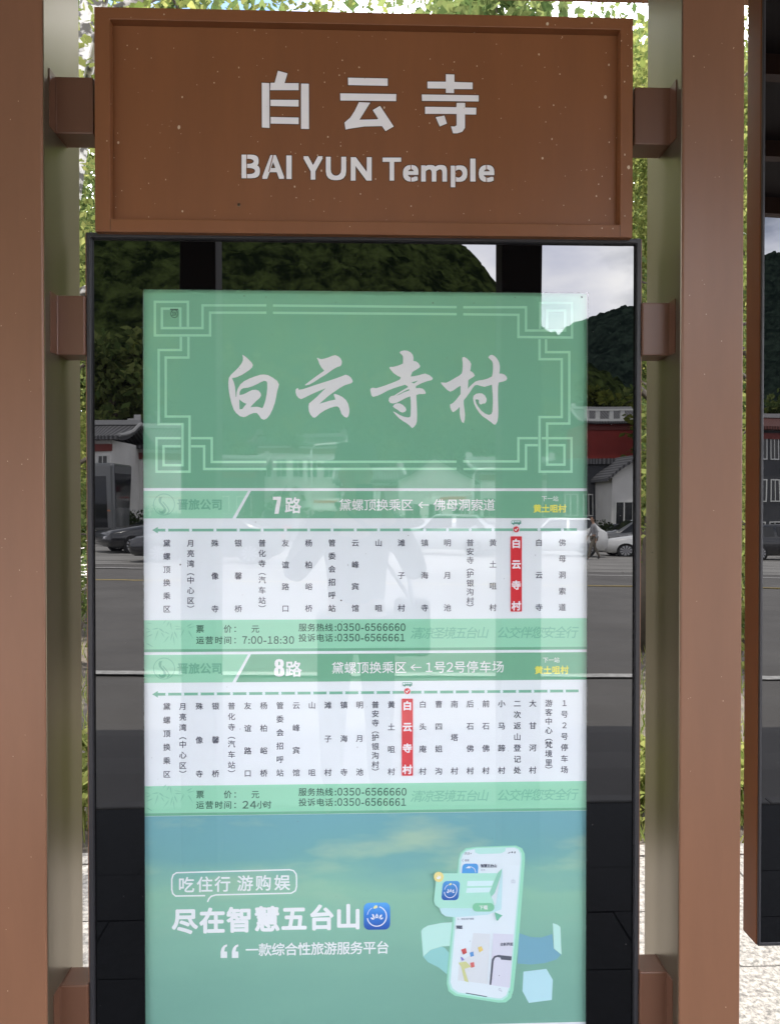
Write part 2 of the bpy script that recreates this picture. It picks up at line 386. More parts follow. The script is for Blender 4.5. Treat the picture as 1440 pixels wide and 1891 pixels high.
# ------------------------------------------------------------------ the two brown posts of the notice board
FY = -.08                                         # front plane of the posts
def steel_post(u0, u1, label):
    x0, x1 = px_x(u0, FY), px_x(u1, FY)
    o = MB().box(x0, x1, FY, FY + .205, 0.0, 3.1).build('steel_post', BROWN, bevel=.004, seg=3)
    tag(o, label, 'post', 'brown posts of the notice board')
    a, b = (x1 + .0002, x1 + .0022) if u0 < 0 else (x0 - .0022, x0 - .0002)
    boxo('inner_face_sheet', INNER_FACE, a, b, FY + .004, FY + .203, 0.0, 3.09, o)  # thin sheet, darker and shinier than the post, over its inner face
    f = Flat(FY - .0005); random.seed(int(u1))
    for u, v, r in [(963 + 317.7, 103, 1.2), (1273, 545, .8)] + [(random.uniform(max(2, u0 + 4), u1 - 4), random.uniform(5, 1885), random.choice((.5, .6, .8))) for _ in range(26)]:
        if u0 + 3 < u < u1 - 3: f.poly([(u + r * math.cos(i * 1.047), v + r * 1.3 * math.sin(i * 1.047)) for i in range(6)])
    f.build('paint_splash', mat('pale_paint_speck', (.62, .48, .34), rough=.6), o)['kind'] = 'stuff'
    return o
steel_post(-33, 81.8, 'brown steel post between the picture edge and the green poster board')
steel_post(1257.8, 1371, 'brown steel post between the green poster board and the second black case')
PLX, PRX = px_x(81.8, FY), px_x(1257.8, FY)       # inner faces of the posts

# ------------------------------------------------------------------ the sign box
SY = -.030
sign = empty('station_sign', (0, SY, 2.0), 'brown sign box with white stencilled bilingual temple name above the poster', 'sign')
sx0, sx1 = px_x(177.5, SY), px_x(1166, SY)
sz0, sz1 = zz(433, SY), zz(22.5, SY)
ix0, ix1 = px_x(206, SY), px_x(1143, SY)
iz0, iz1 = zz(409, SY), zz(45, SY)
DEP = .022
def ringf(x0, x1, z0, z1, a0, a1, b0, b1, y0, y1): # picture-frame ring: outer rectangle, inner rectangle, front and back
    v = [(x, y, z) for y in (y0, y1) for x, z in ((x0, z0), (x1, z0), (x1, z1), (x0, z1), (a0, b0), (a1, b0), (a1, b1), (a0, b1))]; f = []
    for i in range(4):
        j = (i + 1) % 4; f += [(i, j, j + 4, i + 4), (i + 8, i + 12, j + 12, j + 8), (i, i + 8, j + 8, j), (i + 4, j + 4, j + 12, i + 12)]
    return MB().add(v, f)
m = ringf(sx0, sx1, sz0, sz1, ix0, ix1, iz0, iz1, SY, SY + .09)
m.build('sign_frame', SIGN, sign, bevel=.0016, seg=2)
boxo('sign_panel', SIGN, ix0 + .0005, ix1 - .0005, SY + DEP, SY + .05, iz0 + .0005, iz1 - .0005, sign)
PY = SY + DEP
# thin joint lines of the frame at the lower corners
for u in (206, 1143):
    x = px_x(u, SY); boxo('frame_seam', EDGE_SHADE_SEAM, x - .0005, x + .0005, SY - .0003, SY + .001, sz0 + .002, iz0 - .001, sign)

K2 = 1440 / 520; O2 = (420, 100)
STENCIL = {
 'bai': [[(258,82),(307,96),(292,146),(364,146),(364,182),(218,182),(220,144),(241,144)], [(175,144),(214,146),(215,376),(176,373)], [(220,231),(364,232),(364,266),(220,263)], [(221,319),(364,322),(364,356),(221,353)], [(376,148),(416,149),(417,381),(376,380)]],
 'yun': [[(616,118),(819,122),(819,160),(617,156)], [(576,198),(863,202),(862,238),(577,235)], [(672,243),(730,246),(675,333),(765,331),(770,328),(742,284),(780,262),(850,368),(808,392),(790,366),(700,368),(620,380),(604,384),(598,348),(628,322),(650,288)]],
 'si': [[(1116,100),(1160,102),(1160,140),(1253,143),(1253,177),(1158,176),(1158,197),(1116,196),(1116,174),(1022,173),(1022,138),(1116,139)], [(993,204),(1284,208),(1284,240),(994,237)], [(1010,267),(1170,269),(1171,247),(1215,247),(1215,271),(1272,272),(1271,307),(1214,306),(1214,375),(1200,395),(1175,403),(1153,403),(1142,367),(1160,368),(1171,362),(1171,304),(1010,303)], [(1064,320),(1109,312),(1122,353),(1085,368)]],
}
LAT = [('B',72,512,166,633),('A',178,514,290,636),('I',301,516,328,637),('Y',388,520,487,640),('U',503,523,607,643),('N',630,525,737,645),('T',793,527,888,645),('e',897,565,976,650),('m',990,565,1122,650),('p',1141,567,1226,679),('l',1241,532,1268,650),('e',1284,565,1364,652)]
def grow(poly, d):
    n = len(poly); a = sum(poly[i][0] * poly[(i+1) % n][1] - poly[(i+1) % n][0] * poly[i][1] for i in range(n)); sg = 1 if a > 0 else -1
    out = []
    for i in range(n):
        p, q, r = Vector(poly[i-1]), Vector(poly[i]), Vector(poly[(i+1) % n]); d1, d2 = (q-p).normalized(), (r-q).normalized()
        n1, n2 = Vector((d1.y, -d1.x)) * sg, Vector((d2.y, -d2.x)) * sg; t = n1 + n2
        t = t.normalized() if t.length > .2 else n1
        q = q + t * d / max(.5, t.dot(n1)); out.append((q.x, q.y))
    return out
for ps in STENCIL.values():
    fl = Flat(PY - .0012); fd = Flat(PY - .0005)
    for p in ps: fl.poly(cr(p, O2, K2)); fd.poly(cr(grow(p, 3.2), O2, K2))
    o = fl.build('name_character', LETTER, sign); fd.build('stencil_edge_shade', EDGE_SHADE_SEAM, o)  # dark rim: cut edge of the character with its shadow painted in
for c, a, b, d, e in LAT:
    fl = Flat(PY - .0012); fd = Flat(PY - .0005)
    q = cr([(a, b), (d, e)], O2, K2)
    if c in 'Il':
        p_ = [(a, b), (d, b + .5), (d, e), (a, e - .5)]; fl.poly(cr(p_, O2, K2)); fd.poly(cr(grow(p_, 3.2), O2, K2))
        o = fl.build('english_letter', LETTER, sign); fd.build('stencil_edge_shade', EDGE_SHADE_SEAM, o); continue
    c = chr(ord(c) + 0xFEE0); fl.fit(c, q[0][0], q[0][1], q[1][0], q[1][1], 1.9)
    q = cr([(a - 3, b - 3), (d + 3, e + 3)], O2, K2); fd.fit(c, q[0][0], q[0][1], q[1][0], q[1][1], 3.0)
    o = fl.build('english_letter', LETTER, sign); fd.build('stencil_edge_shade', EDGE_SHADE_SEAM, o)  # same rim of edge and painted shadow behind each letter
for p in ([(97,508),(101,508),(101,637),(97,637)], [(232,512),(237,512),(214,600),(209,600)], [(1164,563),(1167.5,563),(1167.5,650),(1164,650)], [(936,562),(940,562),(940,592),(936,592)], [(936,618),(940,618),(940,653),(936,653)], [(1322,562),(1326,562),(1326,592),(1322,592)], [(1322,618),(1326,618),(1326,654),(1322,654)]):
    Flat(PY - .0018).poly(cr(p, O2, K2)).build('stencil_bridge', SIGN, sign)

# pale paint splashes on the sign: (u, v, radius) read off the photograph, plus specks too fine to read
SPL = [(235,83,1.2),(253.5,89.5,1.4),(303,25.5,1.4),(242,31,.9),(470,55,1.2),(330.5,234.5,3.4),(336.5,178.5,2),(218.5,262.5,2.4),(197.5,259.5,1.3),(217.5,245,1),(441,377.5,3.2),(337,389.5,1.9),(306,331,1.3),(274.5,338,1.2),(225,351.5,1),(441.5,141.5,1.2),(395.5,152,1.3),(402,131.5,1.2),(321,88,.9),(214,382.5,1),(260,348,.8),
 (1010.5,43,2.9),(1092.5,41.5,1.6),(1025,45,1),(1038,67.5,1.2),(995,99.5,1.9),(1147,74.5,1.6),(1165.5,88,1.4),(1124,119,1.9),(1033.5,136,1.4),(1005.5,123.5,1),(1117.5,178.5,3.2),(1022,193.5,1.5),(1153,150,1.5),(1159,121,1.2),(1007.5,224.5,1.1),(1019,256,1.8),(1001.5,291.5,2.1),(1124.5,262,1.3),(1153.5,285,1.9),(1160.5,308.5,3.3),(1148,321.5,.9),(1083,313,1),(1111.5,325,1.2),(1105,339.5,1.2),(1101,361.5,1.8),(1126,366.5,1.8),(1040.5,378.5,1.1),(1087.5,406,1.2),(1118,397,.9),(1111.5,421,1.3),(1131.5,421.5,1.3),(1153.5,398,1.2),
 (441,124,1.5),(632,110.5,1.3),(663,123.5,1.5),(626.5,138,1.4),(636.5,134,1),(550.5,129,1.3),(599.5,151,1.2),(709.5,198,2),(605.5,252,1.6),(629,269,1.2),(793,226.5,1.4),(838.5,113.5,1.3),(880.5,121,1.3),(817.5,118,.9),(891,144.5,.9),(794,108,1),(586.5,286,1.4),(593.5,314.5,2),(563.5,316.5,1.2),(693.5,330,1.3),(544,344,1.6),(547,364.5,1.1),(665.5,357.5,1.3),(537,280,.9),(545.5,282.5,1),(671,285,1),(751.5,279.5,1.2),(441,377,2.6),(476,261,.9),(759,380,1.2)]
random.seed(11)
SPL += [(random.uniform(190, 1160), random.uniform(55, 425), random.choice((.6, .6, .8, .9))) for _ in range(120)]
fl = Flat(PY - .0022); ff = Flat(SY - .0006)
for u, v, r in SPL:
    inside = 215 < u < 1136 and 52 < row(v, u) < 402
    e = random.uniform(.65, 1); n = 9; a0 = random.random()
    (fl if inside else ff).poly([(u + r * e * math.cos(i * 6.283 / n + a0) * random.uniform(.8, 1.1), v + r * 1.15 * math.sin(i * 6.283 / n + a0) * random.uniform(.85, 1.1)) for i in range(n)])
SPECK = mat('pale_paint_speck', (.62, .48, .34), rough=.6)
for f in (fl, ff): f.build('paint_splash', SPECK, sign)['kind'] = 'stuff'

# ------------------------------------------------------------------ brackets that tie sign and case to the posts
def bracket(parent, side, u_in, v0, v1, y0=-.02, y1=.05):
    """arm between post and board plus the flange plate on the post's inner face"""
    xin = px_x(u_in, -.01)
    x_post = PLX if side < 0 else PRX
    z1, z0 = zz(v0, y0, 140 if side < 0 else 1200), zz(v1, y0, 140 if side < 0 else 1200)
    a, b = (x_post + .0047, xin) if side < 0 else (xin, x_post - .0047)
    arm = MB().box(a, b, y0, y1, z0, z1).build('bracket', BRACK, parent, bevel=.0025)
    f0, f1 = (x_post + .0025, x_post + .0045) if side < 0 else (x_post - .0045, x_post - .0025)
    o = MB().box(f0, f1, -.052, y1, z0, z1).build('bracket_sheet', BRACK, arm)  # thin sheet in the dark bracket colour over the post's inner face
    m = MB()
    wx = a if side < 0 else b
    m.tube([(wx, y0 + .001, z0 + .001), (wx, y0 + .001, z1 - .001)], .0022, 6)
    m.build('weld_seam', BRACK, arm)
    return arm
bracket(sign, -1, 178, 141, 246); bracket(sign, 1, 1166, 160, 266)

# ------------------------------------------------------------------ the glazed display case
case = empty('display_case', (0, 0, 1.2), 'dark framed glass case holding the green poster, mirroring cars and hills', 'notice board')
BY = -.012                                        # bezel front
bz1 = zz(434.5, BY); bz0 = .22
bx0, bx1 = px_x(161, BY), px_x(1182.3, BY)
gx0, gx1 = px_x(169, BY), px_x(1174.5, BY); gz1 = zz(443, BY); gz0 = bz0 + .012
m = ringf(bx0, bx1, bz0, bz1, gx0, gx1, gz0, gz1, BY, .02)
m.build('bezel', BEZEL, case, bevel=.0015)
boxo('case_body', BROWN, bx0 - .003, bx1 + .003, .0205, .075, bz0 - .003, bz1 - .001, case, bevel=.001)
boxo('case_edge', BROWN, bx0 - .0032, bx0 - .0003, -.007, .0204, bz0, bz1 - .001, case); boxo('case_edge', BROWN, bx1 + .0003, bx1 + .0032, -.007, .0204, bz0, bz1 - .001, case)
boxo('backing_board', BLACK, gx0 - .002, gx1 + .002, .0145, .0185, gz0, gz1, case)
wx0, wx1, wz1 = px_x(264.3, 0), px_x(1084.9, 0), zz(537.2, 0)
boxo('glass_pane', GLASS, wx0, wx1, 0.0, .005, gz0 + .0003, wz1, case)
def plate(x0, x1, z0, z1, hole, y0, y1):          # a flat plate open at the bottom round the clear window
    a, b, c = hole; o_ = [(x0, z0), (x0, z1), (x1, z1), (x1, z0), (b, z0), (b, c), (a, c), (a, z0)]; m = MB(); n = len(o_)
    v = [(p[0], y, p[1]) for y in (y0, y1) for p in o_]
    f = [(0, 1, 6, 7), (1, 2, 5, 6), (2, 3, 4, 5)]
    m.add(v, f + [tuple(i + n for i in q)[::-1] for q in f] + [(i, (i + 1) % n, n + (i + 1) % n, n + i) for i in range(n)]); return m
plate(gx0 + .0003, gx1 - .0003, gz0 + .0003, gz1 - .0003, (wx0 - .0001, wx1 + .0001, wz1 + .0001), 0.0, .005).build('printed_glass_border', PGLASS, case)
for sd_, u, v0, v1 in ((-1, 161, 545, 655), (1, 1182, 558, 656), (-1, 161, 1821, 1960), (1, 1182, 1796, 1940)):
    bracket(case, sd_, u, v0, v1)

# ------------------------------------------------------------------ the poster
LY = .0138
def ly(k): return LY - .0006 * k
poster = empty('route_poster', (0, LY, 1.2), 'green bus route poster with two stop tables and a travel app advert behind the glass', 'poster')
U0, U1 = 264.6, 1084.5
SHEET = P('sheet_white', (214, 219, 231))
Flat(ly(0)).rect(U0, 537.5, U1, 2030).build('poster_sheet', SHEET, poster)
def grad_print(name, stops, v0, v1, noise_amt=0., cloud=None):
    """printed vertical blend of colours (an ink gradient of the artwork)"""
    m = bpy.data.materials.new('print_' + name); m.use_nodes = True; t = m.node_tree; b = t.nodes['Principled BSDF']
    b.inputs['Roughness'].default_value = .75; b.inputs['Specular IOR Level'].default_value = .15
    tc = t.nodes.new('ShaderNodeTexCoord'); sp = t.nodes.new('ShaderNodeSeparateXYZ'); mr = t.nodes.new('ShaderNodeMapRange')
    mr.inputs[1].default_value = zz(v0, LY); mr.inputs[2].default_value = zz(v1, LY)
    r = t.nodes.new('ShaderNodeValToRGB'); e = r.color_ramp.elements
    while len(e) < len(stops): e.new(.5)
    for q, (p, c) in zip(e, stops): q.position = p; q.color = (*[x * 1.22 for x in lin(c)], 1)
    l = t.links.new
    ge = t.nodes.new('ShaderNodeNewGeometry')
    l(ge.outputs['Position'], sp.inputs[0]); l(sp.outputs['Z'], mr.inputs[0])
    src = r.outputs[0]
    if noise_amt:
        mp = t.nodes.new('ShaderNodeMapping'); mp.inputs['Scale'].default_value = (1.6, 1, 5.5)
        n = t.nodes.new('ShaderNodeTexNoise'); n.inputs['Scale'].default_value = 2.2; n.inputs['Detail'].default_value = 6
        l(ge.outputs['Position'], mp.inputs[0]); l(mp.outputs[0], n.inputs['Vector'])
        ad = t.nodes.new('ShaderNodeMath'); ad.operation = 'MULTIPLY_ADD'; ad.inputs[1].default_value = .35; l(n.outputs['Fac'], ad.inputs[0])
        sb = t.nodes.new('ShaderNodeMath'); sb.operation = 'ADD'; sb.inputs[1].default_value = -.175
        l(mr.outputs[0], ad.inputs[2]); l(ad.outputs[0], sb.inputs[0]); l(sb.outputs[0], r.inputs[0])
        rp = t.nodes.new('ShaderNodeValToRGB'); rp.color_ramp.elements[0].position = .52; rp.color_ramp.elements[1].position = .72
        l(n.outputs['Fac'], rp.inputs[0])
        fade = t.nodes.new('ShaderNodeMapRange'); fade.inputs[1].default_value = .62; fade.inputs[2].default_value = .25; l(mr.outputs[0], fade.inputs[0])
        mu = t.nodes.new('ShaderNodeMath'); mu.operation = 'MULTIPLY'; l(rp.outputs[0], mu.inputs[0]); l(fade.outputs[0], mu.inputs[1])
        m2 = t.nodes.new('ShaderNodeMath'); m2.operation = 'MULTIPLY'; m2.inputs[1].default_value = noise_amt; l(mu.outputs[0], m2.inputs[0])
        mx = t.nodes.new('ShaderNodeMix'); mx.data_type = 'RGBA'; l(m2.outputs[0], mx.inputs[0]); l(r.outputs[0], mx.inputs[6]); mx.inputs[7].default_value = (*lin(cloud), 1)
        src = mx.outputs[2]
    else: l(mr.outputs[0], r.inputs[0])
    l(src, b.inputs['Base Color']); return m
BAN = grad_print('banner', [(0, (128, 184, 150)), (.5, (120, 176, 146)), (1, (112, 166, 137))], 540, 905)
banner = Flat(ly(1)).rect(U0 + .6, 538.5, U1 - 1, 901.5).build('banner', BAN, poster)
PAT = P('pattern', (158, 212, 180))
f = Flat(ly(2)); g = Flat(ly(2) - .0002)
for pts in ([(347,603),(347,557),(286,557),(286,619),(388,619),(388,577),(492,577)], [(334,621.8),(334,646),(293,646),(293,783),(337,783),(337,859),(302,859),(302,824),(334,824)],
            [(997,607),(997,559),(1056,559),(1056,623),(957,622),(957,581),(855,580)], [(1008,626),(1008,650),(1051,650),(1051,782),(1010,782),(1010,858),(1042,858),(1042,822),(1012.8,822)],
            [(352.8,809),(391,809),(391,853),(492,853)], [(993,809),(957,809),(957,852),(855,852)], [(504,563.8),(843,566.8)], [(504,853),(843,852.4)]): f.stroke(pts, 4.6)
for pts in ([(333,603),(333,569.5),(299,569.5),(299,605.5),(374,605.5),(374,563.5),(492,563.5)], [(348,621.8),(348,660),(306,660),(306,769),(350,769),(350,871),(289,871),(289,809),(334,809)],
            [(1010,607),(1010,573),(1043,573),(1043,610),(971,610),(971,567),(855,567)], [(996,626),(996,663),(1037,663),(1037,770),(996,770),(996,871),(1055,871),(1055,809),(1000,809)],
            [(352.8,824),(377,824),(377,866),(492,866)], [(993,822),(971,822),(971,866),(855,866)], [(504,577.2),(843,579.8)], [(504,866),(843,865.6)]): g.stroke(pts, 4.6)
f.build('fret_border', PAT, banner); g.build('fret_border', PAT, banner)
KA, KB = 1440 / 130, 1440 / 140
CAL = [
 ((410, 640), KA, [[(415,160),(470,195),(545,260),(610,330),(632,375),(615,425),(560,475),(480,530),(400,580),(300,625),(205,645),(240,720),(265,820),(275,930),(280,1025),(290,1025),(300,930),(325,850),(375,770),(450,705),(560,650),(680,605),(780,575),(850,568),(940,580),(1040,635),(1130,700),(1165,770),(1150,840),(1125,920),(1105,1040),(1080,1150),(1030,1290),(980,1390),(920,1465),(860,1495),(800,1475),(760,1410),(710,1355),(640,1358),(560,1390),(490,1430),(440,1442),(370,1425),(290,1360),(240,1290),(190,1150),(155,1000),(132,850),(128,730),(140,640),(180,575),(270,490),(340,420),(400,340),(425,280),(428,230)],
   [(360,990),(360,930),(385,880),(430,850),(520,840),(620,810),(720,765),(800,722),(860,698),(905,705),(925,740),(925,850),(910,980),(885,1110),(850,1210),(825,1258),(770,1240),(720,1228),(650,1232),(580,1238),(620,1190),(700,1110),(770,1050),(798,1000),(790,950),(750,900),(690,880),(620,885),(550,915),(480,955),(420,978)],
   [(352,1075),(390,1110),(440,1145),(500,1168),(460,1215),(415,1275),(360,1283),(355,1200)]]),
 ((535, 640), KA, [[(555,232),(575,225),(600,245),(650,255),(720,240),(800,215),(870,185),(930,172),(990,195),(1040,240),(1068,300),(1060,360),(1035,398),(980,412),(900,455),(820,510),(730,575),(620,640),(500,720),(400,775),(320,792),(310,780),(400,710),(520,620),(620,550),(705,490),(650,430),(605,350),(580,280)]]),
 ((535, 640), KA, [[(175,845),(180,880),(260,870),(360,838),(500,790),(640,745),(800,695),(950,645),(1060,605),(1140,572),(1200,590),(1250,630),(1280,680),(1290,718),(1260,745),(1200,765),(1120,790),(1020,845),(900,930),(800,1000),(700,1085),(610,1165),(700,1140),(800,1110),(935,1080),(905,1000),(900,970),(930,965),(1000,990),(1080,1030),(1150,1090),(1195,1170),(1218,1270),(1218,1350),(1200,1420),(1165,1455),(1110,1430),(1060,1380),(1035,1310),(1010,1250),(975,1222),(920,1225),(830,1250),(720,1300),(620,1365),(560,1420),(515,1452),(470,1445),(420,1385),(388,1310),(382,1220),(395,1160),(450,1115),(560,1020),(660,920),(735,850),(660,880),(540,930),(420,985),(310,1040),(230,1075),(180,1050),(140,1000),(120,940),(120,880),(140,855)]]),
 ((675, 640), KA, [[(690,125),(720,90),(790,75),(860,82),(920,115),(965,165),(980,230),(975,290),(1030,300),(1080,335),(1115,390),(1105,425),(1060,455),(1000,490),(955,520),(935,570),(920,610),(1000,600),(1100,580),(1160,560),(1220,550),(1300,580),(1360,625),(1375,655),(1350,685),(1260,705),(1150,745),(1080,780),(1030,805),(1025,850),(1100,843),(1160,855),(1205,890),(1230,935),(1225,965),(1180,970),(1100,968),(1035,990),(1040,1100),(1050,1250),(1053,1400),(1050,1520),(1030,1590),(990,1640),(950,1668),(900,1615),(830,1560),(760,1520),(690,1470),(620,1400),(570,1340),(560,1322),(620,1350),(700,1400),(780,1432),(860,1448),(910,1440),(920,1400),(925,1250),(922,1100),(912,1015),(820,1050),(720,1105),(640,1145),(560,1163),(500,1150),(470,1105),(480,1050),(520,1010),(580,1000),(700,925),(800,865),(870,825),(845,800),(810,778),(700,810),(560,855),(440,905),(340,960),(240,1005),(150,1028),(120,1000),(105,940),(95,880),(110,850),(150,838),(210,850),(300,825),(420,785),(540,740),(640,700),(705,665),(718,625),(650,595),(570,540),(520,480),(485,435),(500,412),(560,412),(650,390),(720,365),(760,345),(765,270),(763,200),(740,165)],
   [(930,735),(990,715),(1070,692),(1030,725),(990,752)], [(615,1005),(700,960),(800,905),(890,865),(895,890),(870,905),(780,935),(690,980)]]),
 ((675, 640), KA, [[(555,1225),(590,1180),(640,1158),(700,1160),(760,1190),(815,1245),(833,1290),(810,1330),(760,1348),(710,1335),(660,1295),(600,1260)]]),
 ((805, 640), KB, [[(500,205),(535,192),(590,225),(640,275),(668,325),(660,380),(648,460),(690,480),(720,515),(738,550),(700,580),(650,610),(612,635),(610,700),(605,800),(650,745),(700,700),(750,660),(820,638),(900,628),(980,605),(1060,565),(1075,500),(1080,400),(1078,310),(1060,270),(1010,225),(990,200),(1020,165),(1060,152),(1110,175),(1160,230),(1195,290),(1212,370),(1210,440),(1200,510),(1250,512),(1300,530),(1340,570),(1350,610),(1330,640),(1280,660),(1190,680),(1178,760),(1175,900),(1178,1050),(1182,1200),(1180,1330),(1165,1420),(1130,1480),(1095,1478),(1040,1430),(960,1375),(880,1320),(820,1255),(760,1165),(720,1080),(700,980),(715,930),(760,895),(820,883),(880,890),(930,930),(960,990),(955,1045),(930,1078),(890,1080),(850,1100),(820,1080),(812,1040),(818,1020),(790,1000),(745,1005),(760,1070),(800,1140),(860,1215),(930,1270),(1000,1297),(1050,1280),(1070,1230),(1078,1050),(1075,900),(1065,780),(1060,720),(1000,740),(920,763),(860,750),(780,725),(735,735),(690,790),(640,870),(580,950),(525,1020),(528,1100),(540,1200),(550,1290),(545,1380),(525,1453),(490,1430),(465,1370),(450,1280),(448,1200),(450,1140),(410,1185),(360,1225),(318,1245),(285,1200),(268,1140),(265,1100),(320,1070),(380,1010),(430,945),(465,900),(465,820),(465,740),(400,780),(330,830),(270,855),(215,825),(150,760),(100,705),(92,678),(130,680),(190,685),(260,655),(350,600),(440,550),(485,510),(500,460),(505,380),(505,300),(495,240)]]),
]
INK = P('white_ink', (222, 225, 232)); 
f = Flat(ly(3))
for o, k, loops in CAL: f.poly(*[cr(l, o, k) for l in loops])
f.build('brush_lettering', INK, banner)

GREEN_L = P('header_pale', (143, 196, 166)); GREEN_D = P('header_green', (112, 166, 136)); FOOT = P('footer_green', (143, 199, 169)); FOOT_D = P('footer_edge', (112, 168, 138))
LINE = P('route_line', (118, 173, 148)); DOTC = P('stop_dot', (206, 236, 226)); TXT = P('stop_ink', (74, 76, 88)); FTX = P('footer_ink', (64, 96, 82)); RED = P('red', (196, 52, 58))
RIM = P('pink_rim', (240, 205, 208)); YEL = P('yellow', (225, 216, 96)); GHOST = P('ghost', (122, 178, 150)); GHOST2 = P('ghost_slogan', (118, 178, 150)); TEAL = P('bus_icon', (96, 150, 132)); EMB = P('emblem', (112, 170, 142))
def column(name, stops_u, chars, v0, v1, em, table):
    f = Flat(ly(3))
    cs = list(chars); n = len(cs)
    gaps = [.8 if (cs[i] in '︵︶' or cs[i + 1] in '︵︶') else 1. for i in range(n - 1)]
    tot = sum(gaps); pos = [0.]
    for q in gaps: pos.append(pos[-1] + q)
    for c, p in zip(cs, pos):
        v = row(v0 + (v1 - v0) * p / tot, stops_u); f.glyph(c, stops_u, v, em, .008)
    return f.build(name, TXT, table)
S7 = [(308,'黛螺顶换乘区'),(352,'月亮湾︵中心区︶'),(397,'殊像寺'),(440,'银馨桥'),(484,'普化寺︵汽车站︶'),(527,'友谊路口'),(570,'杨柏峪桥'),(613,'管委会招呼站'),(656,'云峰宾馆'),(699,'山咀'),(741,'滩子村'),(784,'镇海寺'),(826,'明月池'),(868,'普安寺︵护银沟村︶'),(910,'黄土咀村'),(953,None),(995,'白云寺'),(1038,'佛母洞索道')]
S8 = [(308,'黛螺顶换乘区'),(337.5,'月亮湾︵中心区︶'),(368,'殊像寺'),(398,'银馨桥'),(427.5,'普化寺︵汽车站︶'),(457.5,'友谊路口'),(487,'杨柏峪桥'),(517,'管委会招呼站'),(547,'云峰宾馆'),(576,'山咀'),(605.5,'滩子村'),(635,'镇海寺'),(664,'明月池'),(693,'普安寺︵护银沟村︶'),(722.5,'黄土咀村'),(752,None),(780.5,'白头庵村'),(810,'曹四姐沟'),(839,'南 塔村'),(868,'后石佛村'),(897,'前石佛村'),(926,'小马蹄村'),(955,'二次返山登记处'),(983.5,'大甘河村'),(1013,'游客中心︵梵境里︶'),(1042,'１号２号停车场')]
def rrect(u0, v0, u1, v1, r, n=5, skew=0.):
    out = []
    for cx, cy, a in ((u1 - r, v0 + r, -90), (u1 - r, v1 - r, 0), (u0 + r, v1 - r, 90), (u0 + r, v0 + r, 180)):
        for i in range(n + 1):
            t = R(a + 90 * i / n); x, y = cx + r * math.cos(t), cy + r * math.sin(t); out.append((x, y + skew * (x - (u0 + u1) / 2)))
    return out
def bamboo(f, v0):
    def leaf(x0, y0, x1, y1, w):
        a, b = Vector((265 + x0 / 12, v0 + y0 / 12)), Vector((265 + x1 / 12, v0 + y1 / 12)); d = b - a; n = Vector((-d.y, d.x)).normalized() * w
        f.poly([a, a + d * .3 + n, a + d * .65 + n * .7, b, a + d * .65 - n * .6, a + d * .3 - n])
    for q in ((340,270,180,295,1),(340,270,470,370,1.2),(470,350,590,410,.8),(330,300,250,560,.9),(390,360,470,480,.8),(50,260,165,320,.7),(165,330,50,370,.8),(210,400,55,470,.9),(570,120,510,240,.9),(590,130,625,320,.9),(500,90,430,180,.8),(690,290,870,285,.9),(680,220,870,255,.5),(650,350,595,560,1),(680,330,755,510,1.1),(660,430,690,660,.8),(570,430,440,610,.8),(955,240,1095,155,.9),(975,270,1150,225,.7),(985,310,1100,500,.9),(900,290,810,490,.8),(60,600,220,690,1),(50,150,200,165,.6),(1180,20,1230,60,.01)):
        leaf(*q)
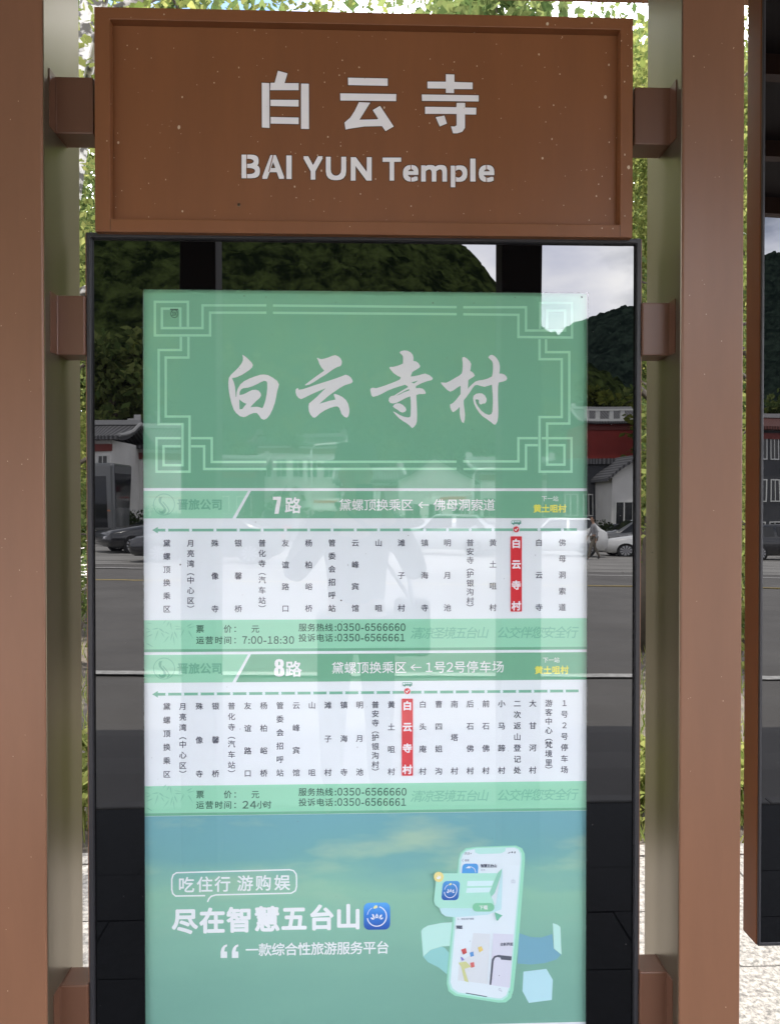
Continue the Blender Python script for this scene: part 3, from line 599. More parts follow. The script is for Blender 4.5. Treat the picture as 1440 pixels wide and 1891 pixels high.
def route_table(top, hdr, mid, bot, end, stops, num, dir_l, dir_r, t0, t1, line_v, lend, cur, label, times):
    table = Flat(ly(1)).rect(U0 + .6, top, U1 - 1, end).build('route_table', P('table_white', (212, 218, 231)), poster)
    table['label'] = label
    sl = lambda u, v: (u, row(v, u))
    Flat(ly(2)).poly([sl(U0 + .6, top + 4.6), sl(458, top + 4.6), sl(429, mid), sl(U0 + .6, mid)]).build('header_band', GREEN_L, table)
    Flat(ly(2)).poly([sl(463.5, top + 4.6), sl(U1 - 1, top + 4.6), sl(U1 - 1, mid), sl(435.5, mid)]).build('header_band', GREEN_D, table)
    vc = hdr
    # company emblem and name
    f = Flat(ly(3)); c0 = row(vc, 303)
    f.disc(303, c0, 20, 40, 18.9, 0, 360)
    f.poly([(x + 303 - 303.3, y + c0 - 932) for x, y in [(294.5,919),(300,917.5),(298.5,921),(298,928),(303,934),(307,940),(306.5,946),(302,949.5),(297,949),(293.5,945),(294,942),(298,945),(302,943),(302.5,939),(298,933),(294,928),(293,923)]])
    f.stroke([(x - .3, y + c0 - 932) for x, y in [(301,927),(305,932),(310,938),(313,944),(309,949)]], 1.8)
    f.build('company_emblem', EMB, table)
    f = Flat(ly(3)); f.text('晋旅公司', 327, 411, row(vc, 369), 21, .028); f.build('company_lettering', EMB, table)
    f = Flat(ly(3))
    if num == 7:
        f.poly(cr([(212,155),(350,155),(350,200),(310,440),(240,440),(283,208),(215,208)], (480, 900), 9)); f.glyph('路', 541, row(933, 541), 31, .022)
    else:
        out = rrect(236, 155, 404, 300, 58, 6)
        f.poly(cr([(250,190),(275,163),(320,155),(365,163),(392,190),(398,235),(392,268),(375,292),(398,318),(406,355),(400,410),(375,440),(320,451),(265,440),(240,410),(234,355),(242,318),(265,292),(248,268),(241,235)], (480, 1200), 9), cr([(308,200),(332,200),(334,258),(306,258)], (480, 1200), 9), cr([(308,318),(334,318),(332,405),(308,405)], (480, 1200), 9))
        f.glyph('路', 542, row(1234.5, 542), 31, .022)
    f.build('route_number', INK, table)
    f = Flat(ly(3)); f.text('黛螺顶换乘区', dir_l[0], dir_l[1], row(vc + .8, (dir_l[0] + dir_l[1]) / 2), 23, .006)
    av = row(vc + 1, dir_l[2]); f.stroke([(dir_l[2] + 1.5, av), (dir_l[2] + 20, av)], 1.7); g = Flat(ly(3) - .0001); g.stroke([(dir_l[2] + 8, av - 5.5), (dir_l[2] + 1, av), (dir_l[2] + 8, av + 5.5)], 1.7)
    for ch, u in dir_r: f.glyph(ch, u, row(vc + .8, u), 23, .006)
    h = f.build('direction_lettering', INK, table); g.build('direction_arrow', INK, table)
    f = Flat(ly(3)); f.text('下一站', t0[0], t0[1], t0[2], 10.5, .004); f.build('next_stop_caption', INK, table)
    f = Flat(ly(3)); f.text('黄土咀村', t1[0], t1[1], t1[2], 15.6, .028); f.build('next_stop_lettering', YEL, table)
    # line, arrow head, dots
    f = Flat(ly(2)); f.poly([sl(281, line_v), sl(291.5, line_v - 6), sl(291.5, line_v - 2.5), sl(lend, line_v - 2.5), sl(lend, line_v + 2.5), sl(291.5, line_v + 2.5), sl(291.5, line_v + 6)])
    ln = f.build('route_line', LINE, table)
    for u, n in stops:
        if n: Flat(ly(3)).poly([(u - 3, row(line_v, u)), (u - 1.8, row(line_v, u) - 3), (u + 1.8, row(line_v, u) - 3), (u + 3, row(line_v, u)), (u + 1.8, row(line_v, u) + 3), (u - 1.8, row(line_v, u) + 3)]).build('stop_dot', DOTC, ln)
    for u, n in stops:
        if n: column('stop_name', u, n.replace(' ', ''), t_v[num][0], t_v[num][1], 14, table) if ' ' not in n else gap_column(u, n, num, table)
    # the highlighted stop
    u, cv = cur
    a, b = (990.5, 1129.5) if num == 7 else (1290.5, 1433)
    k = .0014 * 233 if num == 7 else 0
    Flat(ly(3)).poly(rrect(u - 11.4, a - 1.2, u + 11.4, b + 1.2, 2)).build('stop_highlight', RIM, table)
    Flat(ly(4)).poly(rrect(u - 10.3, a, u + 10.3, b, 1.6)).build('stop_highlight', RED, table)
    f = Flat(ly(5))
    for i, ch in enumerate('白云寺村'): f.glyph(ch, u, (1003.8 if num == 7 else 1303.5) + i * (38.4 if num == 7 else 39.3), 17.6, .04)
    f.build('highlight_lettering', P('white_bold', (250, 236, 238), 1.0), table)
    Flat(ly(4)).disc(u, cv, 6.4, 20).build('stop_tick', RIM, table); Flat(ly(5)).disc(u, cv, 5.5, 20).build('stop_tick', RED, table)
    Flat(ly(6)).stroke([(u - 2.8, cv - .2), (u - .7, cv + 2.4), (u + 3, cv - 2.4)], 1.5).build('stop_tick', INK, table)
    f = Flat(ly(4)); bv = cv - 12.6
    f.poly(rrect(u - 9, bv - 3.7, u + 9, bv + 2.8, 1.3, 3)); f.disc(u - 5, bv + 3.1, 1.5, 10); f.disc(u + 5, bv + 3.1, 1.5, 10)
    f.build('bus_icon', TEAL, table)
    f = Flat(ly(5)); f.poly(rrect(u - 8, bv - 2.7, u - 4.4, bv + .6, .4, 2))
    for i in range(4): f.poly(rrect(u - 3.2 + i * 2.7, bv - 2.7, u - 1.2 + i * 2.7, bv - .4, .3, 2))
    f.build('bus_icon', P('bus_window', (205, 226, 222)), table)
    # footer
    Flat(ly(2)).rect(U0 + .6, bot, U1 - 1, end - 5.5).build('footer_band', FOOT, table)
    Flat(ly(2)).rect(U0 + .6, end - 5.4, U1 - 1, end - .2).build('footer_edge', FOOT_D, table)
    f = Flat(ly(3)); bamboo(f, bot - 7.2 + (1.5 if num == 7 else 2)); f.build('bamboo_print', P('bamboo', (122, 180, 152)), table)
    f = Flat(ly(3)); l1, l2, h1, h2 = times[:4]
    f.glyph('票', 369.5, l1, 15.2, .01); f.glyph('价', 420.5, l1, 15.2, .01); f.glyph('：', 438, l1, 15, .01); f.glyph('元', 471.5, l1, 15.2, .01)
    for ch, u in zip('运营时间：', (369.5, 386.5, 404, 420.5, 438)): f.glyph(ch, u, l2, 15.2, .01)
    if num == 7: f.latin('7:00-18:30', 446, 544, l2 - .6, 13.4, .011)
    else: f.latin('24', 446.5, 474, l2 - .5, 13.4, .011); f.glyph('小', 481.5, l2 - .5, 15.2, .01); f.glyph('时', 494, l2 - .5, 15.2, .01)
    for ch, u in zip('服务热线', (558.8, 575, 591.2, 607.4)): f.glyph(ch, u, h1, 15.6, .01)
    for ch, u in zip('投诉电话', (558.8, 575, 591.2, 607.4)): f.glyph(ch, u, h2, 15.6, .01)
    f.latin(':0350-6566660', 617, 749.5 if num == 7 else 751.5, h1 - .6, 13.4, .011); f.latin(':0350-6566661', 617, 748.5 if num == 7 else 750.5, h2 - .6, 13.4, .011)
    f.build('fare_lettering', FTX, table)
    f = Flat(ly(3)); sv = times[4]
    f.text('清凉圣境五台山', 760, 902, row(sv, 831), 23, .004, shear=.22); f.text('公交伴您安全行', 919, 1067, row(sv, 993), 23, .004, shear=.22)
    f.build('slogan_lettering', GHOST2, table)
    return table
t_v = {7: (1002.5, 1123), 8: (1301.5, 1425.5)}
def gap_column(u, n, num, table):
    a, b = t_v[num]; f = Flat(ly(3))
    for c, p in zip('南塔村', (0, .5, 1)): f.glyph(c, u, row(a + (b - a) * p, u), 14, .008)
    return f.build('stop_name', TXT, table)
route_table(902, 931.5, 957, 1143.5, 1202, S7, 7, (626, 763, 772), [('佛', 811.5), ('母', 834.5), ('洞', 857.5), ('索', 880.5), ('道', 903)], (999.5, 1031, 920.7), (984.5, 1045.5, 939), 978.5, 1065, (953, 977.5),
            'upper stop table, eighteen stops', (1161.5, 1182.5, 1158.8, 1178, 1169.5))
route_table(1202.3, 1232, 1258, 1447, 1502, S8, 8, (612, 751, 758), [('１', 792), ('号', 812), ('２', 830.5), ('号', 849), ('停', 872), ('车', 896), ('场', 919.5)], (1002, 1033, 1219), (987, 1050, 1237.5), 1279, 1068, (752, 1276.5),
            'lower stop table, twenty six stops', (1467.5, 1487, 1463, 1482, 1471.5))

# ---- the travel app advert
AD = grad_print('advert', [(0, (110, 160, 166)), (.18, (110, 160, 160)), (.36, (132, 178, 155)), (.55, (126, 172, 152)), (.8, (116, 161, 144)), (1, (112, 157, 141))], 1500, 1895, .75, (178, 206, 176))
ad = Flat(ly(1)).rect(U0 + .6, 1502.3, U1 - 1, 1896).build('app_advert', AD, poster)
PALE = P('pale_ink', (216, 228, 234)); q = cr
OX = (260, 1480); K5 = 2.88
f = Flat(ly(3)); s_ = -.0165
b = [(342,503),(185,505),(170,492),(165,470),(165,415),(172,393),(190,381),(790,365),(812,370),(826,388),(828,408),(828,455),(822,477),(800,490),(400,499),(375,506),(362,520),(355,537)]
f.stroke(cr(b, OX, K5), 2.6)
f.build('speech_bubble', PALE, ad)
f = Flat(ly(3))
for ch, u, v in zip('吃住行游购娱', (344, 378, 411, 452.5, 486.5, 521), (1634.5, 1633.8, 1633, 1631.8, 1631, 1630.3)): f.glyph(ch, u, v, 30.5, .016)
f.build('bubble_lettering', PALE, ad)
f = Flat(ly(3))
for i, (ch, u) in enumerate(zip('尽在智慧五台山', (341.3, 392, 442, 493, 543, 593.7, 643))): f.glyph(ch, u, 1702 - i * 1.42, 48.5, .036)
f.build('headline_lettering', PALE, ad)
f = Flat(ly(3)); f.text('一款综合性旅游服务平台', 453.5, 718.5, 1752.5, 25, .016)
for dx in (0, 60): f.poly(cr([(424 + dx,835),(424 + dx,802),(430 + dx,782),(442 + dx,768),(458 + dx,762),(459 + dx,772),(448 + dx,780),(444 + dx,800),(459 + dx,801),(459 + dx,835)], OX, K5))
f.build('tagline_lettering', PALE, ad)
ICON = grad_print('icon_blue', [(0, (92, 162, 220)), (.4, (62, 124, 200)), (1, (44, 78, 156))], 1667, 1718)
def app_icon(corner, parent, clip=None, name='app_icon', big=True):
    """corner = function mapping (0..1, 0..1) of the icon to photograph pixels"""
    def T(pts): return [corner(x, y) for x, y in pts]
    f = Flat(ly(4 if not big else 3))
    f.poly(T(rrect(0, 0, 1, 1, .2, 5))); ic = f.build(name, ICON2 if not big else ICON, parent)
    f = Flat(ly(5 if not big else 4))
    n = 26; ring = []
    for i in range(n + 1):
        a = R(-75 + 245 * i / n); ring.append((.497 + .365 * math.cos(a), .508 + .365 * math.sin(a)))
    w = Flat(0); f.stroke(T(ring), (1.9 if big else 1.3)); ring = [(.497 + .365 * math.cos(R(190 + 50 * i / 8)), .508 + .365 * math.sin(R(190 + 50 * i / 8))) for i in range(9)]
    f.stroke(T(ring), .9)
    pet = [[(.25,.55),(.33,.55),(.40,.61),(.36,.63),(.30,.61)], [(.31,.42),(.37,.43),(.40,.5),(.44,.6),(.38,.57),(.34,.51)], [(.69,.44),(.62,.46),(.57,.6),(.65,.55),(.69,.49)], [(.75,.56),(.67,.56),(.61,.61),(.66,.63),(.72,.6)]]
    for p in pet: f.poly(T(p))
    f.poly(T([(.497,.4),(.55,.49),(.545,.55),(.497,.58),(.448,.55),(.445,.49)]), T([(.497,.46),(.478,.52),(.497,.545),(.518,.52)]))
    f.build('icon_emblem', PALE, parent)
    Flat(ly(6 if not big else 5)).poly(T([(.35,.2),(.42,.11),(.5,.1),(.53,.17),(.49,.2),(.40,.22)])).build('icon_emblem', P('icon_gold', (214, 212, 150)), parent)
ICON2 = grad_print('icon_blue_small', [(0, (84, 150, 205)), (1, (48, 84, 158))], 1628, 1664)
app_icon(lambda x, y: (671.6 + 48.6 * x, 1667.6 + 50 * y - .9 * (x - .5)), ad)
# ribbons, cube, phone
OP = (740, 1540); KP = 4.0
Q = lambda pts: cr(pts, OP, KP)
RIB = P('ribbon_pale', (176, 214, 204)); RIB2 = P('ribbon_shade', (140, 192, 188)); BLU = P('ribbon_blue', (112, 158, 174))
Flat(ly(2)).poly(Q([(150,720),(165,700),(200,680),(300,660),(380,655),(372,830),(300,835),(220,860),(165,910)])).build('ribbon_picture', RIB, ad)
Flat(ly(2)).poly(Q([(166,911),(221,861),(300,836),(325,845),(355,880),(340,1040),(280,990),(200,950)])).build('ribbon_picture', RIB2, ad)
Flat(ly(2)).poly(Q([(872,735),(960,765),(1040,768),(1118,742),(1128,850),(1183,895),(1150,930),(1060,958),(960,968),(862,960)])).build('ribbon_picture', BLU, ad)
Flat(ly(3)).poly(Q([(1122,662),(1155,672),(1178,690),(1187,895),(1130,850)])).build('ribbon_picture', RIB, ad)
Flat(ly(2)).poly(Q([(905,1020),(1075,1000),(1122,1080),(1115,1230),(945,1252),(898,1165)])).build('cube_picture', P('cube', (170, 206, 212)), ad)
f = Flat(ly(3)); f.poly(Q([(425,190),(440,140),(480,108),(560,98),(850,88),(895,108),(915,150),(917,200),(870,800),(832,1160),(815,1215),(775,1248),(720,1250),(400,1200),(352,1165),(337,1110),(345,1000),(380,640)]))
f.build('phone_picture', P('phone_edge', (146, 206, 178)), ad)
f = Flat(ly(4)); f.poly(Q([(432,190),(447,150),(484,118),(560,106),(840,97),(872,110),(893,145),(895,190),(852,700),(806,1150),(788,1205),(752,1232),(715,1232),(415,1186),(366,1152),(350,1105),(358,1000),(392,640)]))
f.build('phone_picture', P('phone_rim', (172, 214, 204)), ad)
f = Flat(ly(5)); f.poly(Q([(447,190),(458,155),(488,128),(545,116),(550,140),(578,152),(740,146),(768,132),(775,108),(840,105),(868,120),(882,150),(884,195),(840,700),(798,1140),(778,1195),(742,1218),(712,1218),(425,1174),(382,1144),(366,1100),(374,1000),(405,640)]))
f.build('phone_screen_picture', P('phone_screen', (205, 216, 232)), ad)
f = Flat(ly(6)); f.poly(Q([(535,735),(660,742),(640,1112),(420,1085),(432,950),(510,900)])); f.build('screen_picture', P('beige', (200, 206, 208)), ad)
f = Flat(ly(6)); f.poly(Q([(682,738),(832,745),(806,1140),(655,1118)])); f.build('screen_picture', P('pinkish', (198, 200, 210)), ad)
f = Flat(ly(7)); f.poly(Q([(655,1118),(672,930),(690,905),(720,897),(818,908),(816,938),(740,932),(735,918),(712,912),(695,920),(686,940),(668,1118)])); f.build('screen_picture', P('dark_phone', (84, 88, 98)), ad)
for pts, c, n in (([(445,858),(480,846),(488,882),(460,895)], (188, 84, 82), 'r'), ([(508,880),(535,872),(540,905),(515,912)], (92, 140, 190), 'b'), ([(568,842),(595,832),(608,862),(580,880)], (204, 182, 110), 'y'), ([(512,955),(540,950),(545,985),(518,992)], (200, 110, 106), 'r2'), ([(440,910),(455,915),(470,935),(450,940)], (130, 130, 190), 'p'), ([(425,955),(480,945),(520,985),(470,1000),(500,1100),(470,1090),(445,985)], (190, 194, 140), 'o')):
    Flat(ly(7)).poly(Q(pts)).build('screen_picture', P('tile_' + n, c), ad)
DK = P('screen_ink', (66, 72, 88)); MID = P('screen_grey', (128, 136, 152))
f = Flat(ly(6))
for i, ch in enumerate('智慧五台山'): f.glyph(ch, 740 + (602 + i * 23.5) / 4, 1540 + 238 / 4, 6.6, .03)
for i, ch in enumerate('预览'): f.glyph(ch, 740 + (422 + i * 21) / 4, 1540 + 692 / 4, 6.8, .03)
f.latin('17:13', 740 + 468 / 4, 740 + 508 / 4, 1540 + 146 / 4, 3.6, .02)
f.text('全新界面', 740 + 733 / 4, 740 + 828 / 4, 1540 + 818 / 4, 6.4, .03)
f.poly(Q([(481,1176),(636,1203),(635,1209),(480,1182)]))
f.poly(Q([(788,146),(808,134),(806,144),(790,147)])); f.disc(740 + 821 / 4, 1540 + 138 / 4, 1.6, 10); f.poly(Q([(838,132),(846,132),(844,146),(836,146)]))
f.poly(Q([(512,150),(522,140),(517,153)]))
f.build('screen_lettering', DK, ad)
f = Flat(ly(6)); f.stroke(Q([(462,188),(452,198),(461,208)]), .7)
f.text('搜索', 740 + 470 / 4, 740 + 505 / 4, 1540 + 198 / 4, 4.6, .01); f.text('生活', 740 + 590 / 4, 740 + 622 / 4, 1540 + 268 / 4, 3.8, .01)
f.stroke(Q([(824,345),(818,345),(818,364),(841,364),(841,345),(835,345)]), .6); f.stroke(Q([(829.5,356),(829.5,336)]), .6)
f.disc(740 + 730 / 4, 1540 + 1152 / 4, 2.2, 16, 1.7, 0, 360); f.stroke(Q([(737,1160),(746,1168)]), .7)
f.text('2、优先用户体验', 740 + 414 / 4, 740 + 540 / 4, 1540 + 631 / 4, 3.9, .02)
f.build('screen_lettering', MID, ad)
def quad(a, b, c, d): return lambda x, y: tuple(p / 4 + o for p, o in zip(((a[0] * (1 - x) + b[0] * x) * (1 - y) + (d[0] * (1 - x) + c[0] * x) * y, (a[1] * (1 - x) + b[1] * x) * (1 - y) + (d[1] * (1 - x) + c[1] * x) * y), OP))
f = Flat(ly(6)); f.poly(Q([(450,294),(454,245),(462,228),(480,222),(555,222),(568,230),(572,248),(569,294)])); f.build('app_icon', ICON2, ad)
f = Flat(ly(7)); f.stroke([(740 + (510 + 42 * math.cos(R(a))) / 4, 1540 + (287 + 42 * math.sin(R(a))) / 4) for a in range(-95, 5, 12)], 1); f.poly(Q([(480,255),(500,240),(515,246),(512,256)])); f.build('icon_emblem', PALE, ad)
CARD = P('card', (162, 210, 192)); CARD2 = P('card_flap', (138, 192, 170)); CARD3 = P('card_under', (178, 210, 212))
Flat(ly(6) - .0003).poly(Q([(285,552),(700,525),(745,262),(752,300),(742,560),(640,600),(400,618),(330,612),(300,590)])).build('card_picture', CARD3, ad)
Flat(ly(8)).poly(Q([(290,293),(712,293),(655,432),(690,520),(545,552),(285,550),(252,530),(243,500),(262,330)])).build('card_picture', CARD, ad)
Flat(ly(8)).poly(Q([(713,293),(748,257),(738,310),(692,440),(665,470),(656,432)])).build('card_picture', CARD2, ad)
f = Flat(ly(9)); f.poly(Q([(492,350),(686,348),(672,386),(488,388)])); f.poly(Q([(488,402),(668,398),(652,434),(480,438)])); f.build('card_picture', P('card_line', (196, 222, 220)), ad)
LY_SAVE = ly
def ly(k): return LY_SAVE(k + 5)
app_icon(quad((312, 352), (438, 350), (424, 492), (298, 492)), ad, big=False)
ly = LY_SAVE
Flat(ly(10)).disc(740 + 280 / 4, 1540 + 320 / 4, 9.5, 24, sx=.95).build('badge_picture', P('badge', (220, 206, 138)), ad)
Flat(ly(11)).poly(Q([(262,318),(272,325),(275,306),(282,318),(292,310),(295,330),(280,338),(266,334)])).build('badge_picture', PALE, ad)
Flat(ly(10)).poly(rrect(740 + 530 / 4, 1540 + 513 / 4, 740 + 690 / 4, 1540 + 576 / 4, 7.6, 6)).build('download_button', P('button', (124, 186, 150)), ad)
f = Flat(ly(11)); f.text('下载', 740 + 578 / 4, 740 + 642 / 4, 1540 + 546 / 4, 8.2, .02); f.build('button_lettering', PALE, ad)
Flat(ly(10)).poly(Q([(692,580),(752,606),(735,618),(715,645),(706,640)])).build('cursor_picture', P('cursor', (112, 176, 150)), ad)
# safety mark on the glass
f = Flat(-.0006); f.disc(322, 579, 7.6, 24, 6.6, 0, 360, sx=.95)
for dx in (-3.5, 0): f.stroke([(320.5 + dx, 575.5), (323 + dx, 576.5), (323.6 + dx, 579), (323 + dx, 581.5), (320.5 + dx, 582.5)], .9)
f.stroke([(326, 575.5), (324.6, 579), (326, 582.5)], .9)
for i in range(7): f.poly([(314.6 + i * 2.1, 569.8), (316.2 + i * 2.1, 569.8), (316.2 + i * 2.1, 572.6), (314.6 + i * 2.1, 572.6)])
f.build('safety_mark', mat('mark_ink', (.02, .05, .035), rough=.6), case)

f = Flat(-.0006); random.seed(77)
for u, v, r in [(333, 1043, 1.6), (630, 1109, 1.7), (451, 546, 1), (491, 548, .9), (799, 559, 1.2), (951, 549, 1.1), (1150, 1058, 1.2), (1204, 1020, 1), (620, 558, .8), (1074, 548, 1.5)] + [(random.uniform(172, 1170), random.uniform(450, 1880), random.choice((.5, .6, .8))) for _ in range(70)]:
    f.poly([(u + r * random.uniform(.7, 1.2) * math.cos(i * 1.047), v + r * random.uniform(.7, 1.2) * math.sin(i * 1.047)) for i in range(6)])
f.build('dust', mat('dust_speck', (.12, .115, .11), rough=1), case)['kind'] = 'stuff'
# ------------------------------------------------------------------ the second case at the edge of the picture
case2 = empty('display_case', (1.2, 0, 1.2), 'brown sided case of blank dark glass with no poster, beyond the post', 'notice board')
B2 = -.022
c0 = px_x(1401.5, B2); c1 = c0 + 1.25; cz0 = zz(1747, B2, 1410); cz1 = 2.72
boxo('case_body', SIGN, c0, c1, B2 + .003, B2 + .064, cz0, cz1, case2, bevel=.0015)
w = .0062
m = ringf(c0 + .0012, c1, cz0 + .001, cz1, c0 + .0012 + w, c1 - w, cz0 + .009, cz1 - .008, B2 - .004, B2 + .0028)
m.build('bezel', BEZEL, case2, bevel=.0012)
boxo('backing_board', BLACK, c0 + .0075, c1 - .0065, B2 + .0012, B2 + .0028, cz0 + .0095, cz1 - .0085, case2)
boxo('glass_pane', PGLASS, c0 + .0076, c1 - .0064, B2 - .003, B2 + .001, cz0 + .0096, cz1 - .0086, case2)

# ------------------------------------------------------------------ shelter roof and its front posts (front posts are seen in the glass)
roof = empty('shelter_roof', (0, -.8, 2.8), 'brown roof of the bus shelter, its rear beam showing above the sign', 'roof')
DARK = mat('roof_dark_paint', (.05, .028, .018), rough=.6)
YR, YF = .76, -3.2                                # rear and front edge of the roof
zb = zz(3.0, YR, 1050); ZF = 3.32
MB().prism([(YR - .09, zb + .10), (YF + .07, ZF + .09), (YF + .07, ZF + .17), (YR - .09, zb + .18)], -6, 6, 'x').build('roof_panel', DARK, roof)
boxo('rear_beam', BROWN, -6, 6, YR - .08, YR, zb, zb + .2, roof, bevel=.003)
boxo('front_beam', BROWN, -6, 6, YF - .01, YF + .065, ZF - .01, ZF + .2, roof, bevel=.003)
for yy in (-2.3, -1.46, -.6, .1):
    z_ = zb + .095 + (ZF - .01 - zb) * (YR - .09 - yy) / (YR - YF - .16)
    boxo('cross_beam', BROWN, -6, 6, yy - .03, yy + .03, z_ - .085, z_ - .002, roof)
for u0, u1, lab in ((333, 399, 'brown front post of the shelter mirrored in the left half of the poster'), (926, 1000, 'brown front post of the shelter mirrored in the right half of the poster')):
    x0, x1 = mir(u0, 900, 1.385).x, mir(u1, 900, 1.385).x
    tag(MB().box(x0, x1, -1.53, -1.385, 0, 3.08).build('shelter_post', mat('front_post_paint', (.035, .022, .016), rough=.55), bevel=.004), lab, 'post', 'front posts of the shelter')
for x in (-3.2, 3.0):
    tag(boxo('shelter_post', BROWN, x - .07, x + .07, -1.53, -1.385, 0, 3.08, bevel=.004), 'brown front post at the %s end of the shelter roof' % ('near' if x < 0 else 'far'), 'post', 'front posts of the shelter')
# @@PART2
# ------------------------------------------------------------------ greenery behind the board
random.seed(21)
LEAF_A = leaf_material('leaf_bright', (.085, .115, .028), (.23, .235, .075), 1.25)
LEAF_B = leaf_material('leaf_green', (.05, .08, .026), (.15, .175, .06), 1.2)
LEAF_G = leaf_material('leaf_grey_green', (.10, .13, .085), (.19, .22, .15), .7)
LEAF_W = leaf_material('leaf_willow', (.06, .085, .018), (.13, .14, .03), .8)
LEAF_D = leaf_material('leaf_dark', (.018, .034, .014), (.045, .065, .02), .6)
PETAL_W = leaf_material('petal_white', (.72, .68, .62), (.85, .82, .78), .6)
PETAL_O = leaf_material('petal_orange', (.75, .35, .12), (.85, .62, .35), .6)
def bark_material():
    m = mat('mottled_bark', (.3, .28, .24), rough=.9); t = m.node_tree; b = t.nodes['Principled BSDF']; l = t.links.new
    tc = t.nodes.new('ShaderNodeTexCoord'); mp = t.nodes.new('ShaderNodeMapping'); mp.inputs['Scale'].default_value = (5, 5, 9)
    n = t.nodes.new('ShaderNodeTexNoise'); n.inputs['Scale'].default_value = 1.4; n.inputs['Detail'].default_value = 6
    r = t.nodes.new('ShaderNodeValToRGB'); r.color_ramp.elements[0].position = .44; r.color_ramp.elements[1].position = .52
    r.color_ramp.elements[0].color = (.06, .055, .045, 1); r.color_ramp.elements[1].color = (.42, .40, .36, 1)
    l(tc.outputs['Object'], mp.inputs[0]); l(mp.outputs[0], n.inputs['Vector']); l(n.outputs['Fac'], r.inputs[0]); l(r.outputs[0], b.inputs['Base Color']); return m
BARK = bark_material(); BARK2 = mat('dark_bark', (.07, .055, .04), rough=.95, var=.35, vscale=6)
def rnd_unit():
    while True:
        v = Vector((random.uniform(-1, 1), random.uniform(-1, 1), random.uniform(-1, 1)))
        if .05 < v.length < 1: return v.normalized()
def leaves(mb, clumps, n, ln, wd, droop=.3):
    for i in range(n):
        c, r = random.choice(clumps); d = rnd_unit(); p = Vector(c) + Vector((d.x * r[0], d.y * r[1], d.z * r[2])) * random.random() ** .45
        a = (rnd_unit() + Vector((0, 0, -droop))).normalized(); s = a.cross(rnd_unit()).normalized()
        k = random.uniform(.65, 1.2); L_, w_ = a * ln * k, s * wd * k
        mb.add([p, p + L_ * .45 + w_, p + L_, p + L_ * .45 - w_], [(0, 1, 2, 3)])
    return mb
def tree_meshes(seed, h, r, z0, nleaf, ln, wd, limbs=9, trunk_r=.11, lean=.1):
    random.seed(seed); t = MB(); top = Vector((random.uniform(-lean, lean) * h, random.uniform(-lean, lean) * h, h * .92))
    pts = [Vector((0, 0, -.1)), Vector((0, 0, .0)) + top * .3, top * .62, top]
    t.tube(pts, [trunk_r * 1.15, trunk_r, trunk_r * .65, trunk_r * .15], 9); cl_ = []
    for i in range(limbs):
        f = random.uniform(.3, .95); b = top * f; a = i * 2.4 + random.random()
        zt = z0 + (h - z0) * (i + .5) / limbs
        rr = r * random.uniform(.45, 1.) * (1 - .55 * max(0, (zt - z0) / (h - z0) - .5))
        e = Vector((top.x * f + math.cos(a) * rr, top.y * f + math.sin(a) * rr, zt)); b = top * min(.95, max(.12, (zt - .35 * rr) / h))
        mid = b.lerp(e, .5) + Vector((0, 0, .12 * rr))
        t.tube([b, mid, e], [trunk_r * .38, trunk_r * .2, trunk_r * .06], 6)
        for q in (.55, .8, 1.05):
            c = b.lerp(e, q) + rnd_unit() * r * .18; s = r * random.uniform(.2, .42); cl_.append((c, (s, s, s * random.uniform(.7, 1.1))))
    for i in range(4): cl_.append((top * (.85 + .05 * i) + rnd_unit() * r * .25, (r * .3,) * 3))
    return t.mesh('trunk', True), leaves(MB(), cl_, nleaf, ln, wd).mesh('crown')
def tree(meshes, name, loc, mats, label, group, rz=0, sc=1., cat='tree'):
    o = empty(name, loc, label, cat, group); o['_local'] = 1; o.rotation_euler.z = rz; o.scale = (sc, sc, sc)
    for me, n, m in zip(meshes, ('trunk', 'crown'), mats):
        if not me.materials: me.materials.append(m)
        c = bpy.data.objects.new(n, me); C.objects.link(c); c.parent = o
    del o['_local']
    return o
TV = [tree_meshes(5, 6.2, 1.9, .5, 24000, .072, .022, 13), tree_meshes(9, 7.0, 2.1, .4, 26000, .072, .022, 14), tree_meshes(14, 6.6, 2.0, .5, 25000, .075, .023, 13)]
def at(u, d): return on(u, 930, d).x
spots = [(-24, 4.6, 0, 'tree with pale mottled trunk standing behind the upper left corner of the sign'), (797, 7.4, 1, 'tree whose thin dark trunk rises above the middle of the sign'),
         (1190, 6.0, 2, 'leafy tree seen through the gap right of the sign box'), (470, 8.4, 2, 'leafy tree behind the sign, between the mottled trunk and the thin dark trunk'),
         (1010, 8.8, 0, 'leafy tree behind the upper right corner of the sign'), (60, 8.2, 1, 'leafy tree hidden behind the brown post on the left'),
         (1420, 7.0, 1, 'leafy tree behind the second glass case'), (-350, 6.5, 2, 'leafy tree beyond the end of the flower bed'), (310, 11.5, 0, 'tree furthest back behind the left half of the sign'), (1240, 11.5, 2, 'tree furthest back behind the right brown post'), (640, 12.5, 1, 'tree furthest back behind the centre of the sign')]
for i, (u, y, k, lab) in enumerate(spots):
    me = TV[k]
    if i == 0: me = tree_meshes(6, 10.5, 2.3, 3.4, 16000, .075, .022, 12, trunk_r=.15, lean=0)
    tree(me, 'leafy_tree', (at(u, y), y, 0), (BARK if i == 0 else BARK2, LEAF_A if k != 1 else LEAF_B), lab, 'trees behind the notice board', i * 1.9 if i else 0).rotation_euler.y = 0 if i else R(9)
BT = [tree_meshes(83, 13, 4.2, .6, 17000, .30, .10, 20, .25, .04), tree_meshes(85, 12, 4.0, .5, 17000, .30, .10, 20, .25, .04)]
